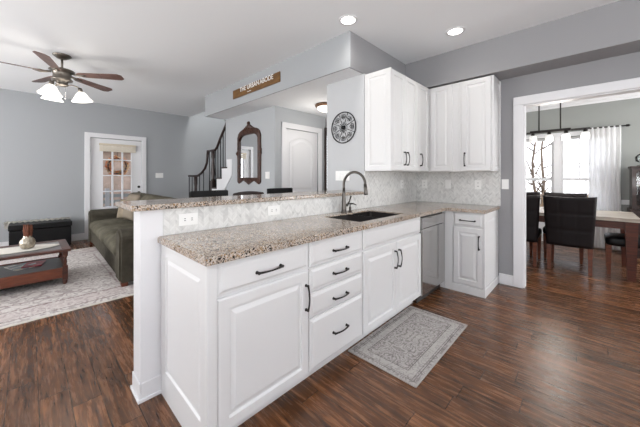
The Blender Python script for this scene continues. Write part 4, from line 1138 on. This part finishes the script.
part('leaves', bm, M['wreath'], wr); bm = bmesh.new(); tube(bm, [(wx+.165*math.cos(2*PI*k/32), 6.262, wz+.165*math.sin(2*PI*k/32)) for k in range(32)], .014, 8, closed=True); part('hoop', bm, M['mahog'], wr)
bm = bmesh.new(); tube(bm, [(wx, 6.262, wz+.17), (wx, 6.255, wz+.45)], .004, 6); part('hanger', bm, M['iron'], wr)

# ================================================================== DINING ROOM
# table
c = thing('dining_table', 'long dining table with whitewashed plank top and red-brown legs in the dining room', 'table', (4.95, -.55, 0))
ty0, ty1, tx0, tx1 = -1.625, .35, 4.46, 5.42
M['plank'] = wood('whitewashed_oak', rgb(150, 138, 124), rgb(204, 196, 184), .45, (30, 2.2, 10), coat=.1)
M['tleg'] = wood('cherry_brown', rgb(58, 26, 16), rgb(98, 46, 27), .5, coat=0)
bm = bmesh.new()
for k in range(6):
    x0 = tx0+(tx1-tx0)*k/6; box(bm, x0+.001, x0+(tx1-tx0)/6-.001, ty0+.0, ty1, .715, .76, .003)
part('tabletop', bm, M['plank'], c)
part('apron', B((tx0+.05, tx1-.05, ty0+.06, ty0+.085, .62, .715), (tx0+.05, tx1-.05, ty1-.085, ty1-.06, .62, .715), (tx0+.05, tx0+.075, ty0+.085, ty1-.085, .62, .715), (tx1-.075, tx1-.05, ty0+.085, ty1-.085, .62, .715)), M['tleg'], c)
for x in (tx0+.075, tx1-.075):
    for y in (ty0+.075, ty1-.075):
        bm = bmesh.new(); frustum(bm, (x, y, 0), (.036, .036), (x, y, .715), (.055, .055)); part('leg', bm, M['tleg'], c)
# chairs; local frame: sitter faces +Y, back at y<0
M['cleg'] = wood('reddish_chair_leg', rgb(80, 38, 20), rgb(124, 64, 34), .45, coat=0)
def make_dchair(label):
    c = thing('dining_chair', label, 'chair')
    bm = bmesh.new(); cushion(bm, -.24, .24, -.20, .27, .37, .485, .012, .04, 6); part('seat', bm, M['blackleather'], c)
    # quilted back
    bm = bmesh.new(); nu, nv = 30, 30; F = {}
    for s in (0, 1):
        for i in range(nu+1):
            for j in range(nv+1):
                u = i/nu*2-1; v = j/nv; z = .335+v*.66+.012*(u*u)*v
                w = .235+.035*v
                y = -.225-.055*v**1.5-.035*(1-u*u)*.9
                th = .035
                su = min(abs(u+1/3), abs(u-1/3)); sv = min(abs(v-1/3), abs(v-2/3))
                gr = .006*(math.exp(-(su/.03)**2)+math.exp(-(sv/.018)**2))
                eg = max(0, abs(u)-.9)/.1; ev = max(0, abs(v*2-1)-.93)/.07
                tt = th*math.sqrt(max(0.05, 1-.95*max(eg, ev)**2))-gr
                F[s, i, j] = bm.verts.new((u*w, y+(-tt if s == 0 else tt), z))
    for s in (0, 1):
        for i in range(nu):
            for j in range(nv): bm.faces.new((F[s, i, j], F[s, i+1, j], F[s, i+1, j+1], F[s, i, j+1])).smooth = True
    rim = [(i, 0) for i in range(nu)]+[(nu, j) for j in range(nv)]+[(i, nv) for i in range(nu, 0, -1)]+[(0, j) for j in range(nv, 0, -1)]
    for k in range(len(rim)):
        a, b = rim[k], rim[(k+1) % len(rim)]; bm.faces.new((F[0, a[0], a[1]], F[0, b[0], b[1]], F[1, b[0], b[1]], F[1, a[0], a[1]])).smooth = True
    bmesh.ops.recalc_face_normals(bm, faces=bm.faces[:]); part('backrest', bm, M['leather'], c)
    for (x, y) in ((-.205, .235), (.205, .235)):
        bm = bmesh.new(); frustum(bm, (x, y, 0), (.016, .016), (x, y, .38), (.026, .026)); part('leg', bm, M['cleg'], c)
    for x in (-.205, .205):
        bm = bmesh.new(); frustum(bm, (x, -.245, 0), (.018, .018), (x, -.21, .38), (.026, .024)); part('leg', bm, M['cleg'], c)
    return c
GD = 'leather chairs round the dining table'
ch = make_dchair('dark leather dining chair in full view, its quilted back to the kitchen')
ch['group'] = GD
ch.location = (4.68, -.985, 0); ch.rotation_euler = (0, 0, -PI/2)     # faces +X
dup(ch, (4.66, -.42, 0), -PI/2, 'dark leather dining chair half hidden by the door casing, back to the kitchen', GD)
dup(ch, (5.28, -.89, 0), PI/2, 'dark leather dining chair across the table, back to the curtained window', GD)
dup(ch, (5.28, -.30, 0), PI/2, 'dark leather dining chair across the table, back to the uncurtained window', GD)
dup(ch, (4.90, -1.60, 0), 0, 'dark leather dining chair pushed in at the head of the table nearest the camera', GD)

# chandelier
cx, cz = 5.0, 1.955
c = thing('linear_chandelier', 'dark bronze bar chandelier with four frosted shades above the dining table', 'chandelier', (cx, -.8, cz))
part('canopy', B((cx-.06, cx+.06, -1.0, -.5, CE-.025, CE), bev=.004), M['black'], c)
for y in (-.612, -.868):
    bm = bmesh.new(); tube(bm, [(cx, y, CE-.02), (cx, y, cz+.01)], .009, 8); part('rod', bm, M['black'], c)
part('crossbar', B((cx-.012, cx+.012, -1.19, -.38, cz+.002, cz+.014)), M['black'], c)
part('beam', B((cx-.03, cx+.03, -.985, -.50, cz-.008, cz+.03), bev=.004), M['black'], c)
for y in (-.535, -.735, -.93, -1.14):
    bm = bmesh.new(); lathe(bm, [(.02, 0), (.024, -.02), (.024, -.055), (.02, -.06)], cx, y, cz, 14); o = part('socket', bm, M['black'], c)
    bm = bmesh.new(); lathe(bm, [(.025, -.045), (.042, -.055), (.05, -.09), (.05, -.14), (.046, -.142), (.0, -.135)], cx, y, cz, 20); part('lamp_shade', bm, M['dshade'], o)

l = bpy.data.lights.new('chandelier_light', 'POINT'); l.energy = 26; l.color = (1, .95, .88); l.shadow_soft_size = .2
lo = bpy.data.objects.new('chandelier_light', l); C.objects.link(lo); lo.location = (cx, -.8, 1.70)
# curtain with rod
bm = bmesh.new(); ny, nz = 90, 14; g = []
for j in range(nz+1):
    z = .03+(2.135-.03)*j/nz; row = []
    for i in range(ny+1):
        s = i/ny; y = -1.165-.40*s+.012*math.sin(j*.6+s*3)*(1-j/nz)
        row.append(bm.verts.new((6.395+.020*math.sin(s*2*PI*6+.4*math.sin(j*.35)), y, z)))
    g.append(row)
for j in range(nz):
    for i in range(ny): bm.faces.new((g[j][i], g[j][i+1], g[j+1][i+1], g[j+1][i])).smooth = True
single('curtain', bm, M['curtain'], 'sheer white curtain panel gathered beside the dining room window', 'curtain')
c = thing('curtain_rod', 'dark metal curtain rod above the dining room windows', 'curtain rod', (6.395, -.6, 2.125))
bm = bmesh.new(); tube(bm, [(6.395, .52, 2.125), (6.395, -1.62, 2.125)], .011, 10); part('rod', bm, M['black'], c)
for y, s in ((-1.62, -1), (.52, 1)):
    bm = bmesh.new(); tube(bm, [(6.395, y, 2.125), (6.395, y+s*.03, 2.125), (6.395, y+s*.05, 2.125)], [.018, .022, .008], 12); part('finial', bm, M['black'], c)
for y in (-1.59, .48):
    bm = bmesh.new(); tube(bm, [(6.395, y, 2.125), (6.5, y, 2.125)], .007, 8); part('bracket', bm, M['black'], c)
# hutch
hx0, hy1 = 6.05, -1.665
c = thing('china_cabinet', 'dark reddish china cabinet with glazed doors beyond the dining table', 'cabinet', (6.26, -2.2, 0))
hz = 1.432; hy0 = -2.75
bm = bmesh.new(); box(bm, hx0-.04, 6.45, hy0-.03, hy1+.03, 0, .75, .005); part('base', bm, M['darkwood'], c)
bm = bmesh.new(); box(bm, hx0+.05, 6.45, hy1-.03, hy1, .75, hz-.03); box(bm, hx0+.05, 6.45, hy0, hy0+.03, .75, hz-.03); box(bm, 6.43, 6.45, hy0, hy1, .75, hz-.03); box(bm, hx0+.07, 6.43, hy0+.03, hy1-.03, 1.08, 1.10)
box(bm, hx0+.03, 6.45, hy0-.02, hy1+.02, hz-.03, hz, .004)
part('body', bm, M['darkwood'], c)
for k in range(3):
    y1 = hy1-(hy1-hy0)*k/3; y0 = hy1-(hy1-hy0)*(k+1)/3
    bm = bmesh.new(); box(bm, hx0+.03, hx0+.05, y0+.003, y0+.05, .76, hz-.035); box(bm, hx0+.03, hx0+.05, y1-.05, y1-.003, .76, hz-.035); box(bm, hx0+.03, hx0+.05, y0+.05, y1-.05, .76, .82); box(bm, hx0+.03, hx0+.05, y0+.05, y1-.05, hz-.09, hz-.035)
    o = part('door', bm, M['darkwood'], c); part('pane', B((hx0+.038, hx0+.042, y0+.05, y1-.05, .82, hz-.09)), M['glass'], o)
def bowl_shape(x, y, z, label, r=.08):
    bm = bmesh.new(); lathe(bm, [(r*.4, 0), (r*.45, .01), (r*.8, .03), (r, .06), (r*.96, .06), (r*.7, .035), (0, .02)], x, y, z, 20); single('china_bowl', bm, M['plate'], label, 'bowl')
bowl_shape(6.22, -1.80, 1.10, 'white china bowl on the shelf inside the china cabinet')
bm = bmesh.new(); lathe(bm, [(.07, 0), (.075, .01), (.02, .03), (.02, .05), (.085, .08), (.09, .15), (.06, .19), (.015, .21), (.02, .24), (0, .25)], 6.25, -1.80, hz, 20)
single('glass_jar', bm, glass_mat('clear_glass_jar', (.93, .95, .95, 1)), 'clear lidded glass jar on top of the china cabinet', 'jar')

# ================================================================== OUTDOORS
M['ground'] = simple('leaf_litter', rgb(140, 126, 106), .95, var=.3, vscale=3)
struct('ground', B((6.62, 40, -30, 30, -.75, -.6), (-20, 6.6, 6.3, 30, -.75, -.35)), M['ground'])
bark = simple('pale_bark', rgb(120, 102, 86), .9, var=.3, vscale=6)
def tree(x, y, h, r, label):
    bm = bmesh.new(); zb = -.6
    pts = [(x+.04*math.sin(k), y+.05*math.cos(k*1.7), zb+h*k/8) for k in range(9)]
    tube(bm, pts, [r*(1-.8*k/8) for k in range(9)], 8)
    for k in range(26):
        z = zb+h*(.15+.8*random.random()); a = random.random()*2*PI; L = h*.28*random.uniform(.5, 1)
        p = Vector((x, y, z)); d = Vector((math.cos(a), math.sin(a), random.uniform(.2, .9)))
        q = [p+d*L*s+Vector((0, 0, .1*math.sin(s*4)))+Vector((random.uniform(-.05, .05),)*3) for s in (0, .33, .66, 1)]
        tube(bm, q, [r*.45, r*.3, r*.2, r*.1], 5)
        for j in range(3):
            s = random.uniform(.3, .95); p2 = p+d*L*s; d2 = Vector((random.uniform(-1, 1), random.uniform(-1, 1), random.uniform(-.2, 1))).normalized()
            tube(bm, [p2, p2+d2*L*.25, p2+d2*L*.5+Vector((0, 0, .05))], [r*.12, r*.08, r*.03], 4)
    single('bare_tree', bm, bark, label, 'tree', 'bare trees outside the dining room windows')
for (x, y, h, r, lb) in ((10.2, .05, 4.6, .05, 'bare winter tree nearest outside the uncurtained window'), (13.6, -1.7, 5.4, .06, 'bare winter tree in front of the neighbouring house'), (14.2, 1.7, 5.6, .06, 'bare winter tree seen through the uncurtained window, farther back'), (18, .6, 6.5, .08, 'bare winter tree farthest behind the window mullion')):
    tree(x, y, h, r, lb)
c = thing('neighbour_house', 'neighbouring house with a grey roof seen through the dining room window', 'house', (19, -3.6, -.6))
part('walls', B((17, 21, -5.2, -1.6, -.6, 1.6)), simple('tan_siding', rgb(196, 184, 166), .8), c)
bm = bmesh.new(); prism(bm, [(-5.6, 1.6), (-1.2, 1.5), (-3.2, 3.0)], lambda u, v, d: (d, u, v), 16.6, 21.4); part('roof', bm, simple('grey_shingle', rgb(70, 68, 70), .9, var=.2, vscale=8), c)
# shrubs low outside
gt = simple('dry_grass', rgb(150, 118, 82), .9, var=.3, vscale=5)
bm = bmesh.new()
for k in range(420):
    x, y = random.uniform(8.4, 9.4), random.uniform(-2.6, 1.8); h = random.uniform(.9, 1.65); dx, dy = random.uniform(-.25, .25), random.uniform(-.25, .25)
    tube(bm, [(x, y, -.6), (x+dx*.4, y+dy*.4, -.6+h*.6), (x+dx, y+dy, -.6+h)], [.012, .008, .003], 3)
single('dry_shrubs', bm, gt, 'tangle of dry tan shrub stems below the dining room windows', 'shrub', kind='stuff')
# deck outside the living room door
struct('deck', B((-.8, 2.6, 6.25, 8.4, -.12, -.02)), simple('deck_boards', rgb(150, 142, 134), .8))
c = thing('deck_railing', 'low wooden deck railing outside the glazed door', 'railing', (.9, 8.3, -.02))
part('top_rail', B((-.8, 2.6, 8.28, 8.36, .86, .90)), simple('rail_grey', rgb(128, 126, 122), .8), c)
for k in range(5): part('board', B((-.8, 2.6, 8.31, 8.33, .06+.16*k, .15+.16*k)), simple('rail_board', rgb(120, 120, 114), .8), c)
for x in (-.78, .9, 2.5): part('post', B((x, x+.09, 8.27, 8.36, -.02, .95)), simple('rail_post', rgb(150, 146, 140), .8), c)
c = thing('garden_building', 'tan building beyond the deck railing', 'building', (2.2, 13, -.4))
M['brickp'] = simple('pink_brick', rgb(150, 128, 112), .9, var=.3, vscale=3)
part('walls', B((-1.2, 6, 12, 14, -.4, 2.3)), M['brickp'], c)
bm = bmesh.new(); prism(bm, [(11.7, 2.3), (14.3, 2.3), (13, 3.2)], lambda u, v, d: (d, u, v), -1.4, 6.2); part('roof', bm, simple('tan_roof', rgb(176, 156, 140), .9), c)
